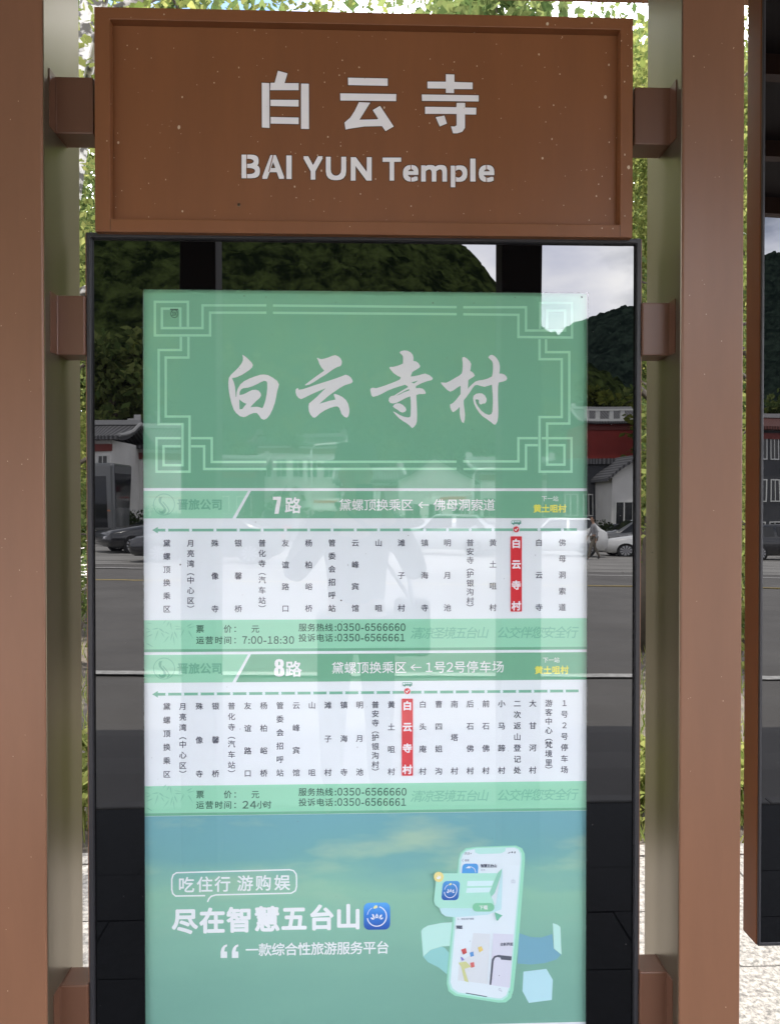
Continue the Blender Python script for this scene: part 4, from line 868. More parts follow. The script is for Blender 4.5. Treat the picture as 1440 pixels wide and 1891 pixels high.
for i in range(11):
    tree(BT[i % 2], 'broad_tree', (-17 + i * 3.4, 15.5 + 1.5 * (i % 3), 0), (BARK2, (LEAF_B, LEAF_A)[i % 2]), 'broad tree in the far row closing off the view behind the board', 'far row of broad trees', i * 2.2)
# soil, grass, ground cover
struct(MB().add([(-12, 1.56, -.02), (12, 1.56, -.02), (40, 40, -.02), (-40, 40, -.02)], [(0, 1, 2, 3)]).build('soil', mat('dark_soil', (.05, .04, .03), rough=1, var=.4, vscale=8), fix=False))
random.seed(4); m = MB()
for i in range(15000):
    x, y = random.uniform(-5, 5.5), 1.58 + 6.5 * random.random() ** 1.6; a = random.random() * 6.28; h = random.uniform(.05, .14); w_ = .006
    dx, dy = math.cos(a) * w_, math.sin(a) * w_; lx, ly_ = random.uniform(-.05, .05), random.uniform(-.05, .05)
    m.add([(x - dx, y - dy, -.02), (x + dx, y + dy, -.02), (x + lx, y + ly_, h)], [(0, 1, 2)])
tag(m.build('grass', LEAF_A, fix=False), 'short bright grass in the planting bed behind the pavement', 'grass', kind='stuff')
def shrub_mesh(seed, r, h, n, ln, wd):
    random.seed(seed); cl_ = [((random.uniform(-.6, .6) * r, random.uniform(-.6, .6) * r, h * random.uniform(.25, .8)), (r * .45, r * .45, h * .28)) for i in range(9)]
    st = MB()
    for c, q in cl_: st.tube([(0, 0, -.05), (c[0] * .5, c[1] * .5, c[2] * .45), c], [.014, .01, .004], 5)
    return leaves(MB(), cl_, n, ln, wd).mesh('foliage'), st.mesh('stem', True), cl_
def plant(name, parts, loc, label, cat, group, rz=0, sc=1.):
    o = empty(name, loc, label, cat, group); o.rotation_euler.z = rz; o.scale = (sc, sc, sc)
    for n, me, m in parts:
        if not me.materials: me.materials.append(m)
        c = bpy.data.objects.new(n, me); C.objects.link(c); c.parent = o
    return o
ball = shrub_mesh(31, .55, 1.1, 2600, .05, .017)
for i in range(9):
    x = -5.6 + i * 1.35
    plant('rounded_shrub', [('foliage', ball[0], LEAF_G), ('stem', ball[1], BARK2)], (x, 9.0 + .3 * (i % 2), 0), 'grey green rounded shrub behind the flowering bushes', 'shrub', 'grey green shrubs behind the board', i * 1.3, .9 + .1 * (i % 3))
fb = shrub_mesh(37, .5, 1.0, 1500, .06, .02)
bl = MB(); random.seed(38)
for c, q in fb[2] * 2:
    for k in range(7):
        p = Vector(c) + Vector((random.uniform(-.2, .2), random.uniform(-.2, .2), random.uniform(.0, .3)))
        for j in range(6):
            a = j * 1.047; t_ = Vector((math.cos(a), math.sin(a), .35)) * .035; s_ = Vector((-math.sin(a), math.cos(a), 0)) * .018
            bl.add([p, p + t_ * .6 + s_, p + t_, p + t_ * .6 - s_], [(0, 1, 2, 3)])
blm = {0: bl.mesh('blossom'), 1: bl.mesh('blossom')}
for i in range(12):
    x = -4.3 + i * .78
    plant('flowering_bush', [('foliage', fb[0], LEAF_B), ('stem', fb[1], BARK2), ('blossom', blm[i % 2], (PETAL_W, PETAL_O)[i % 2])], (x, 5.4 + .9 * (i % 2), 0), ('low bush with white blossom in the bed behind the board', 'low bush with orange blossom in the bed behind the board')[i % 2], 'bush', ('white flowering bushes', 'orange flowering bushes')[i % 2], i * 2.1, .85 + .08 * (i % 3))
gc = shrub_mesh(41, .3, .3, 500, .055, .02)
for i in range(26):
    plant('ground_cover_plant', [('foliage', gc[0], LEAF_A), ('stem', gc[1], BARK2)], (-4.2 + (i % 13) * .68 + .2 * (i // 13), 1.86 + .55 * (i // 13), -.02), 'low bright leafed plant along the bed edge behind the pavement', 'plant', 'low plants along the bed edge', i * 1.7)
# ------------------------------------------------------------------ what the glass mirrors: the far side of the road
def ms(u, D): return mir(u, 930, D).x
def hill(name, D0, D1, prof, u0, u1, m, amp, nu=640, nv=120, seed=0.):
    vs, fs = [], []
    for j in range(nv + 1):
        t = j / nv; D = D0 + (D1 - D0) * t
        for i in range(nu + 1):
            u = u0 + (u1 - u0) * i / nu
            for (a, va), (b, vb) in zip(prof, prof[1:]):
                if a <= u <= b: v = va + (vb - va) * (u - a) / (b - a); break
            top = EYE.z + (930 - v) / F * (1.73 + D1)
            z = -1.6 + (top + 1.6) * (1 - (1 - t) ** 1.5)
            x = ms(u, D1) * (.6 + .4 * t)
            z += amp * (noise.noise((x / 7 + seed, D / 7, 0)) + 1.3 * (.5 - abs(noise.noise((x / 3.2, D / 3.2 + seed, 3)))) + .5 * noise.noise((x / 1.4, D / 1.4, seed)) + abs(noise.noise((x / 40, D / 40, seed))) * 2) * min(1, t * 4)
            vs.append((x, -D, z))
    for j in range(nv):
        for i in range(nu): k = j * (nu + 1) + i; fs.append((k, k + nu + 1, k + nu + 2, k + 1))
    me = bpy.data.meshes.new(name); me.from_pydata(vs, [], fs); me.update()
    for p in me.polygons: p.use_smooth = True
    o = link(name, me, m); return struct(o)
def forest_material(name, a, b, sc):
    m = mat(name, a, rough=1, spec=0); t = m.node_tree; bs = t.nodes['Principled BSDF']; l = t.links.new
    tc = t.nodes.new('ShaderNodeTexCoord'); n = t.nodes.new('ShaderNodeTexNoise'); n.inputs['Scale'].default_value = sc; n.inputs['Detail'].default_value = 9; n.inputs['Roughness'].default_value = .7
    r = t.nodes.new('ShaderNodeValToRGB'); r.color_ramp.elements[0].position = .42; r.color_ramp.elements[1].position = .62
    r.color_ramp.elements[0].color = (*a, 1); r.color_ramp.elements[1].color = (*b, 1)
    l(tc.outputs['Object'], n.inputs['Vector']); l(n.outputs['Fac'], r.inputs[0]); l(r.outputs[0], bs.inputs['Base Color']); return m
hill('hill', 105, 260, [(-2600, 420), (-900, 330), (-300, 270), (0, 255), (300, 310), (560, 370), (700, 405), (770, 436), (860, 497), (925, 575), (1000, 640), (1100, 720), (1250, 820), (1800, 880)], -2600, 1800, forest_material('forest_canopy', (.0035, .0065, .0025), (.036, .050, .015), .22), 2.4)
hill('hill', 240, 540, [(-200, 800), (700, 770), (860, 715), (1000, 645), (1085, 601), (1130, 584), (1180, 582), (1300, 520), (1405, 481), (1440, 484), (1700, 430), (2200, 480), (3400, 560)], -200, 3400, forest_material('hazy_canopy', (.005, .009, .008), (.020, .031, .024), .16), 3.2, seed=5.)  # far hill: the blue of hazy air is put into the canopy colour
random.seed(50)
MT = [tree_meshes(61, 9, 3.0, 1.6, 2600, .5, .17, 10, .25, .05), tree_meshes(63, 9, 2.6, 1.2, 2600, .5, .15, 10, .25, .05)]
far = [(150, 78, 640), (205, 70, 628), (262, 82, 640), (330, 84, 665), (400, 78, 690), (455, 82, 668), (520, 76, 672), (585, 84, 690), (640, 78, 665), (700, 84, 700), (760, 88, 720), (835, 80, 760), (905, 86, 735), (985, 88, 740), (1120, 104, 712), (1175, 106, 718), (1235, 80, 715), (1300, 88, 730), (1420, 84, 740), (1480, 80, 735), (60, 80, 640), (-20, 86, 650)]
for i, (u, D, v) in enumerate(far):
    top = EYE.z + (930 - v) / F * (1.73 + D) + 2.4
    tree(MT[i % 2], 'roadside_tree', (ms(u, D), -D, -2.4), (BARK2, (LEAF_W, LEAF_B)[(i % 2)]), 'yellow green tree before the wooded hill mirrored in the case glass', 'trees before the hill', i * 2.3, top / 9.)
# hedge
hg = shrub_mesh(71, 1.0, 1.7, 900, .16, .06)
for i in range(34):
    x = -26 + i * 1.6
    plant('hedge_bush', [('foliage', hg[0], LEAF_D), ('stem', hg[1], BARK2)], (x, -41.5 + .4 * (i % 2), gz(-41.5, x) - .05), 'dark clipped hedge bush behind the parked cars', 'hedge', 'hedge behind the parked cars', i * 1.1, 1.)
# buildings
WALLW = mat('white_render', (.62, .61, .59), rough=.9, var=.08, vscale=.8); WALLG = mat('grey_render', (.06, .062, .068), rough=.9, var=.12, vscale=.8); WALLR = mat('red_wall', (.26, .03, .024), rough=.85, var=.15, vscale=.7)
def tile_material(name, a, b):
    m = mat(name, a, rough=.85); t = m.node_tree; bs = t.nodes['Principled BSDF']; l = t.links.new
    tc = t.nodes.new('ShaderNodeTexCoord'); w = t.nodes.new('ShaderNodeTexWave'); w.inputs['Scale'].default_value = 1.1; w.inputs['Distortion'].default_value = .3
    r = t.nodes.new('ShaderNodeValToRGB'); r.color_ramp.elements[0].color = (*a, 1); r.color_ramp.elements[1].color = (*b, 1)
    l(tc.outputs['Object'], w.inputs['Vector']); l(w.outputs['Fac'], r.inputs[0]); l(r.outputs[0], bs.inputs['Base Color'])
    k = t.nodes.new('ShaderNodeBump'); k.inputs['Strength'].default_value = .8; k.inputs['Distance'].default_value = .06; l(w.outputs['Fac'], k.inputs['Height']); l(k.outputs[0], bs.inputs['Normal']); return m
TILE = tile_material('grey_roof_tile', (.035, .035, .038), (.13, .13, .135)); PANE = mat('window_pane', (.015, .017, .02), rough=.08); FRAME = mat('white_window_frame', (.6, .6, .58), rough=.6)
REDT = tile_material('red_roof_tile', (.05, .018, .014), (.15, .05, .04))
def house(label, u0, u1, D, veave, vridge, depth=8, zb_=-2.7, wall=WALLW, roofm=TILE, win=(4, 1), gable_front=False, flat=False):
    x0, x1 = ms(u0, D), ms(u1, D); ze = EYE.z + (930 - veave) / F * (1.73 + D); zr = EYE.z + (930 - vridge) / F * (1.73 + D)
    o = empty('house', ((x0 + x1) / 2, -D - depth / 2, zb_), label, 'house'); yf, yb = -D, -D - depth; m = MB()
    if gable_front:
        xm = (x0 + x1) / 2; m.prism([(x0, zb_), (x1, zb_), (x1, ze), (xm, zr), (x0, ze)], yf, yb); m.build('wall', wall, o)
        r = MB(); e = .5
        for a, b in ((x0 - e, xm), (x1 + e, xm)):
            za = ze - e * (zr - ze) / (xm - x0)
            r.add([(a, yf + e, za), (b, yf + e, zr + .02), (b, yb - e, zr + .02), (a, yb - e, za), (a, yf + e, za + .22), (b, yf + e, zr + .24), (b, yb - e, zr + .24), (a, yb - e, za + .22)], [(0, 1, 2, 3), (4, 5, 6, 7), (0, 1, 5, 4), (2, 3, 7, 6), (1, 2, 6, 5), (0, 3, 7, 4)])
        r.build('roof', roofm, o)
    else:
        m.box(x0, x1, yb, yf, zb_, ze); m.build('wall', wall, o)
        if flat:
            MB().box(x0 - .3, x1 + .3, yb - .3, yf + .3, ze + .002, ze + .45).build('roof', roofm, o)
        else:
            r = MB(); e = .7; ym = (yf + yb) / 2; n = 10
            for side, ye in ((1, yf + e), (-1, yb - e)):
                for q in range(n):                                # a slightly hollow slope with an upturned eave
                    t0_, t1_ = q / n, (q + 1) / n; zf = lambda t: ze - .25 + (zr - ze + .25) * t ** 1.25 + .22 * (1 - t) ** 6
                    y0_, y1_ = ye + (ym - ye) * t0_, ye + (ym - ye) * t1_
                    r.add([(x0 - e, y0_, zf(t0_)), (x1 + e, y0_, zf(t0_)), (x1 + e, y1_, zf(t1_)), (x0 - e, y1_, zf(t1_)), (x0 - e, y0_, zf(t0_) + .25), (x1 + e, y0_, zf(t0_) + .25), (x1 + e, y1_, zf(t1_) + .25), (x0 - e, y1_, zf(t1_) + .25)], [(0, 1, 2, 3), (4, 5, 6, 7), (0, 1, 5, 4), (0, 3, 7, 4), (1, 2, 6, 5)])
            rf = r.build('roof', roofm, o)
            rr = MB(); rr.box(x0 - e, x1 + e, ym - .18, ym + .18, zr + .26, zr + .6)
            for xx, s in ((x0 - e, -1), (x1 + e, 1)): rr.prism([(ym - .16, zr + .5), (ym + .16, zr + .5), (ym + .05, zr + 1.0), (ym - .05, zr + 1.0)], xx - .5 * s, xx + .001, 'x')
            for xx in (x0 - e, x1 + e):
                for side, ye in ((1, yf + e), (-1, yb - e)):
                    rr.tube([(xx, ye, ze + .25), (xx, ye + (ym - ye) * .25, ze + .18 + (zr - ze) * .2), (xx, ye + (ym - ye) * .6, ze + .15 + (zr - ze) * .55), (xx, ym, zr + .35)], .13, 6)
            MB().box(x0 - .1, x1 + .1, yf + .005, yf + .14, ze - .75, ze - .28).build('fascia', mat('red_fascia', (.16, .03, .025), rough=.7), o)
            rr.build('ridge', mat('pale_ridge', (.3, .3, .3), rough=.8), rf)
    nx_, nz = win
    for i in range(nx_):
        for j in range(nz):
            wx = x0 + (x1 - x0) * (i + .5) / nx_; wz = zb_ + (ze - zb_) * (j + .55) / nz; ww = min(.75, (x1 - x0) / nx_ * .3); wh = min(.8, (ze - zb_) / nz * .3)
            fr = MB(); fr.box(wx - ww - .09, wx + ww + .09, yf + .003, yf + .07, wz - wh - .09, wz - wh); fr.box(wx - ww - .09, wx + ww + .09, yf + .003, yf + .07, wz + wh, wz + wh + .09)
            fr.box(wx - ww - .09, wx - ww, yf + .003, yf + .07, wz - wh, wz + wh); fr.box(wx + ww, wx + ww + .09, yf + .003, yf + .07, wz - wh, wz + wh); fr.box(wx - .04, wx + .04, yf + .003, yf + .06, wz - wh, wz + wh)
            w_ = fr.build('window', FRAME, o); MB().box(wx - ww, wx + ww, yf + .004, yf + .03, wz - wh, wz + wh).build('pane', PANE, w_)
    return o
house('white house with upturned grey tile eaves beside the coach, mirrored at the case edge', 40, 208, 50, 815, 784, win=(5, 2))
house('pale blank walled house with grey roof between the coach house and the poster title', 222, 345, 56, 832, 790, win=(0, 1))
house('narrow taller house with small roof behind the coach house', 190, 262, 70, 806, 772, win=(2, 1))
house('long white two storey house mirrored under the poster title', 476, 622, 72, 824, 806, win=(5, 2), roofm=TILE)
house('white gabled house mirrored below the last poster title character', 738, 872, 60, 888, 848, gable_front=True, win=(3, 1))
house('low white shed with grey roof between two mirrored houses', 630, 735, 64, 892, 872, win=(3, 1))
house('dark red building with a white window band before the far hill', 1080, 1215, 88, 782, 752, wall=WALLR, roofm=TILE, win=(6, 1))
house('white gabled house mirrored right of the poster', 1130, 1215, 56, 880, 846, gable_front=True, win=(2, 1))
house('grey house with flat roof mirrored beside the right poster edge', 1040, 1128, 60, 858, 846, wall=WALLG, flat=True, win=(3, 1))
house('dark grey three storey building mirrored in the second case', 1330, 1560, 58, 792, 765, wall=WALLG, roofm=REDT, win=(8, 3))
house('grey walled house behind the hedge, left of the long white house', 352, 470, 66, 868, 850, wall=WALLG, win=(3, 1))
house('white walled house beyond the mirrored shelter post on the right', 885, 1030, 66, 872, 852, win=(4, 1))
# white band on the red building
o = bpy.data.objects['house.005'] if 'house.005' in bpy.data.objects else None
if o:
    x0, x1 = ms(1078, 87.9), ms(1217, 87.9); zt = EYE.z + (930 - 755) / F * 89.7
    b = MB(); b.box(x0, x1, -87.995, -87.6, zt - 1.5, zt - 1.15); b.box(x0, x1, -87.995, -87.6, zt - .2, zt)
    for i in range(7): xx = x0 + (x1 - x0 - .5) * i / 6; b.box(xx, xx + .5, -87.99, -87.65, zt - 1.15, zt - .2)
    b.build('window_band', FRAME, o)
# vehicles
TYRE = mat('tyre_rubber', (.012, .012, .013), rough=.85); RIMM = mat('alloy_rim', (.45, .45, .47), rough=.35, metal=.8); CGL = mat('car_glass', (.01, .012, .015), rough=.03); LAMPG = mat('lamp_glass', (.7, .7, .72), rough=.1); TAIL = mat('tail_lamp_red', (.35, .015, .015), rough=.2)
SED = [(-2.3, .36, .60, .66, .70, .60), (-2.12, .24, .68, .80, .85, .72), (-1.2, .2, .82, .93, .9, .78), (-.78, .2, .87, .98, .9, .78), (.0, .2, .92, 1.42, .9, .62), (1.0, .2, .93, 1.40, .9, .62), (1.72, .2, .92, 1.06, .89, .7), (2.15, .26, .9, 1.0, .85, .68), (2.3, .42, .8, .88, .76, .6)]
SUV = [(-2.3, .42, .72, .82, .74, .64), (-2.12, .3, .82, .98, .88, .76), (-1.2, .25, .98, 1.08, .92, .82), (-.85, .25, 1.0, 1.12, .92, .82), (-.1, .25, 1.04, 1.66, .92, .68), (1.5, .25, 1.06, 1.64, .92, .68), (2.05, .28, 1.05, 1.2, .9, .74), (2.25, .34, 1.0, 1.1, .86, .7), (2.32, .5, .9, 1.0, .8, .64)]
def car_meshes(st, wr):
    b = MB(); vs = []
    for x, zb_, zl, zt, wl, wt in st: vs += [(x, -wl * .93, zb_), (x, -wl, (zb_ + zl) / 2), (x, -wl * .985, zl), (x, -wt, zt), (x, wt, zt), (x, wl * .985, zl), (x, wl, (zb_ + zl) / 2), (x, wl * .93, zb_)]
    fs = [[i * 8 + j, i * 8 + (j + 1) % 8, (i + 1) * 8 + (j + 1) % 8, (i + 1) * 8 + j] for i in range(len(st) - 1) for j in range(8)]
    fs += [list(range(8))[::-1], [(len(st) - 1) * 8 + j for j in range(8)]]
    b.add(vs, fs); body = b.mesh('body')
    bm_ = bmesh.new(); bm_.from_mesh(body); bmesh.ops.recalc_face_normals(bm_, faces=bm_.faces)
    bmesh.ops.bevel(bm_, geom=[e for e in bm_.edges if e.calc_face_angle(0) > .35], offset=.045, segments=2, affect='EDGES'); bm_.to_mesh(body); bm_.free()
    for p in body.polygons: p.use_smooth = True
    g = MB()
    def sp(i, f, s): x, zb_, zl, zt, wl, wt = st[i]; return (x, s * (wl * .985 + (wt - wl * .985) * f + .012), zl + (zt - zl) * f)
    for s in (-1, 1):
        def L2(p, q, t): return tuple(a + (c - a) * t for a, c in zip(p, q))
        lo, hi = .14, .88
        A, B_, C_, D_ = L2(sp(3, lo, s), sp(4, lo, s), .12), sp(4, hi, s), sp(5, hi, s), L2(sp(6, lo, s), sp(5, lo, s), .25)
        g.add([A, L2(sp(4, lo, s), sp(5, lo, s), .42), L2(sp(4, hi, s), sp(5, hi, s), .42), B_], [(0, 1, 2, 3)])
        g.add([L2(sp(4, lo, s), sp(5, lo, s), .5), D_, C_, L2(sp(4, hi, s), sp(5, hi, s), .5)], [(0, 1, 2, 3)])
    glass = g.mesh('side_window'); w = MB()
    def scr(i, j):
        a, c = st[i], st[j]; o_ = .02
        f = lambda p, q, t: p + (q - p) * t
        return [(f(a[0], c[0], t), s * (f(a[5], c[5], t) - .07), f(a[3], c[3], t) + o_) for t, s in ((.1, -1), (.1, 1), (.92, 1), (.92, -1))]
    w.add(scr(3, 4), [(0, 1, 2, 3)]); ws = w.mesh('windscreen'); w = MB(); w.add(scr(6, 5), [(0, 1, 2, 3)]); rs = w.mesh('rear_window')
    wh = MB(); wh.tube([(0, -.11, 0), (0, .11, 0)], wr, 22); wh = wh.mesh('wheel', False)
    rm = MB()
    for s in (-1, 1):
        for k in range(10):
            a0, a1 = k * .6283, k * .6283 + .4
            rm.add([(0, s * .113, 0)] + [(wr * .68 * math.cos(a), s * .113, wr * .68 * math.sin(a)) for a in (a0, a1)], [(0, 1, 2)])
    rim = rm.mesh('rim')
    hl = MB(); x, zb_, zl, zt, wl, wt = st[1]
    hl.add([(x - .17, .38, zl - .06), (x - .10, .60, zl - .03), (x + .16, .70, zl + .05), (x + .12, .72, zl - .08), (x - .12, .60, zl - .14), (x - .185, .38, zl - .13)], [(0, 1, 2, 3, 4, 5)])
    for i, v in enumerate(hl.v): hl.v[i] = (v[0] - .03, v[1] + .04, v[2])
    hlm = hl.mesh('headlight'); tl = MB(); x, zb_, zl, zt, wl, wt = st[-2]
    tl.add([(x + .18, .40, zl - .02), (x + .13, .70, zl - .02), (x + .13, .70, zl - .16), (x + .18, .40, zl - .16)], [(0, 1, 2, 3)]); tlm = tl.mesh('tail_light')
    return dict(body=body, win=glass, ws=ws, rs=rs, wheel=wh, rim=rim, hl=hlm, tl=tlm, wr=wr)
CS, CU = car_meshes(SED, .33), car_meshes(SUV, .37)
def car(M_, u, D, rz, colour, label, dz=0):
    x = ms(u, D); o = empty('parked_car', (x, -D, gz(-D, x) + .006 + dz), label, 'car', 'cars in the car park'); o.rotation_euler.z = R(rz)
    def add(n, me, m, p, loc=(0, 0, 0), sy=1):
        me_ = me.copy() if n == 'body' else me
        if not me_.materials: me_.materials.append(m)
        c = bpy.data.objects.new(n, me_); C.objects.link(c); c.parent = p; c.location = loc; c.scale.y = sy; return c
    M_['body'].materials.clear(); add('body', M_['body'], colour, o); add('side_window', M_['win'], CGL, o); add('windscreen', M_['ws'], CGL, o); add('rear_window', M_['rs'], CGL, o)
    for sx in (-1.42, 1.38):
        for sy in (-.80, .80):
            w_ = add('wheel', M_['wheel'], TYRE, o, (sx, sy, M_['wr'])); add('rim', M_['rim'], RIMM, w_)
    for sy in (1, -1): add('headlight', M_['hl'], LAMPG, o, sy=sy); add('tail_light', M_['tl'], TAIL, o, sy=sy)
    return o
cp = lambda n, c: mat('car_paint_' + n, c, rough=.28, coat=1.)
cw, cb, cs_, cg = cp('white', (.7, .7, .69)), cp('black', (.012, .013, .016)), cp('silver', (.42, .43, .44)), cp('grey', (.12, .125, .13))
for a in ((CS, 1200, 33.5, 0, cw, 'white saloon car parked nose left, mirrored at the right edge of the case'), (CU, 1165, 38, 4, cg, 'dark grey car parked behind the white saloon'),
          (CS, 300, 27, -38, cb, 'black saloon car mirrored at the left poster edge in front of the coach'), (CS, 392, 22, 6, cb, 'black car crossing the road, mirrored left of the first stop names'),
          (CS, 420, 33, 88, cs_, 'silver saloon parked nose on, left of the mirrored photographer'), (CU, 520, 34, 90, cb, 'black off-roader parked nose on beside the silver saloon'), (CU, 815, 30, 15, cs_, 'silver off-roader mirrored behind the last stop names of the upper table'),
          (CS, 905, 33, 85, cg, 'grey saloon mirrored beside the right shelter post'), (CU, 1020, 32, 10, cw, 'white off-roader mirrored near the yellow next stop lettering'), (CU, 1440, 34, 180, cb, 'black off-roader mirrored in the second case'), (CS, 1530, 36, 175, cs_, 'silver saloon parked beyond the mirrored black off-roader'),
          (CS, 1060, 44.5, 0, cw, 'white car parked beyond the hedge near the gabled house'), (CS, 1130, 45.5, 0, cb, 'black car parked beyond the hedge near the gabled house')): car(*a)
# coach
Dc = 33.5; xr = ms(213, Dc); co = empty('coach', (xr - 5.5, -Dc, gz(-Dc, xr - 4) + .05), 'dark grey touring coach mirrored at the left edge of the case', 'coach'); zg = gz(-Dc, xr - 4) + .05
CP = mat('coach_paint', (.10, .105, .11), rough=.3, coat=.8)
m = MB(); m.box(xr - 11, xr, -Dc - 2.5, -Dc, zg + .32, zg + 3.35); m.build('body', CP, co, bevel=.14, seg=4)
for i in range(5): boxo('side_window', CGL, xr - 10.6 + i * 1.9, xr - 8.85 + i * 1.9, -Dc - .02, -Dc + .012, zg + 1.75, zg + 2.85, co)
boxo('windscreen', CGL, xr - .02, xr + .014, -Dc - 2.3, -Dc - .2, zg + 1.35, zg + 2.9, co)
boxo('stripe', mat('coach_stripe', (.5, .16, .06), rough=.4), xr - 10.8, xr - .2, -Dc - .01, -Dc + .008, zg + 1.18, zg + 1.24, co)
boxo('door', CGL, xr - 1.25, xr - .35, -Dc - .02, -Dc + .016, zg + .45, zg + 2.75, co)
for sx in (-2.4, -8.4):
    w_ = MB().tube([(xr + sx, -Dc - .3, zg + .5), (xr + sx, -Dc + .03, zg + .5)], .5, 26).build('wheel', TYRE, co)
    r_ = MB()
    r_.tube([(xr + sx, -Dc + .031, zg + .5), (xr + sx, -Dc + .045, zg + .5)], .3, 20); r_.build('rim', RIMM, w_)
    for sy in (-2.5,): MB().tube([(xr + sx, -Dc + sy - .03, zg + .5), (xr + sx, -Dc + sy + .3, zg + .5)], .5, 26).build('wheel', TYRE, co)
# lamp posts and notice boards of the car park
for u, D, vt, lab in ((577, 38, 822, 'slim street lamp mirrored beside the long white house'), (871, 36, 868, 'slim street lamp mirrored under the last title character')):
    x = ms(u, D); zt = EYE.z + (930 - vt) / F * (1.73 + D); o = empty('street_lamp', (x, -D, gz(-D, x)), lab, 'street lamp')
    MB().tube([(x, -D, gz(-D, x)), (x, -D, zt - .3), (x + .2, -D, zt), (x + .7, -D, zt + .05)], [.075, .055, .045, .04], 10).build('pole', FRAME, o, True)
    MB().box(x + .65, x + 1.2, -D - .12, -D + .12, zt + .0, zt + .09).build('lamp_head', FRAME, o, bevel=.02)
for u, D, v0, v1, w_, lab in ((836, 39.5, 914, 936, 1.5, 'white notice panel on two legs behind the silver off-roader'), (600, 39.5, 921, 940, 1.6, 'white notice panel on two legs near the mirrored street lamp'), (305, 39.5, 917, 925, 2.2, 'long white notice panel on legs behind the black saloon')):
    x = ms(u, D); z1, z0 = EYE.z + (930 - v0) / F * (1.73 + D), EYE.z + (930 - v1) / F * (1.73 + D); o = empty('notice_panel', (x, -D, gz(-D, x)), lab, 'notice panel')
    boxo('panel', FRAME, x - w_ / 2, x + w_ / 2, -D - .03, -D + .03, z0, z1, o); boxo('panel_band', mat('sign_red', (.45, .05, .04), rough=.5), x - w_ / 2 + .1, x + w_ / 2 - .1, -D + .0305, -D + .036, z0 + (z1 - z0) * .55, z0 + (z1 - z0) * .8, o)
    for q in (-.4, .4): boxo('leg', FRAME, x + q * w_ - .03, x + q * w_ + .03, -D - .02, -D + .02, gz(-D, x), z0 - .001, o)

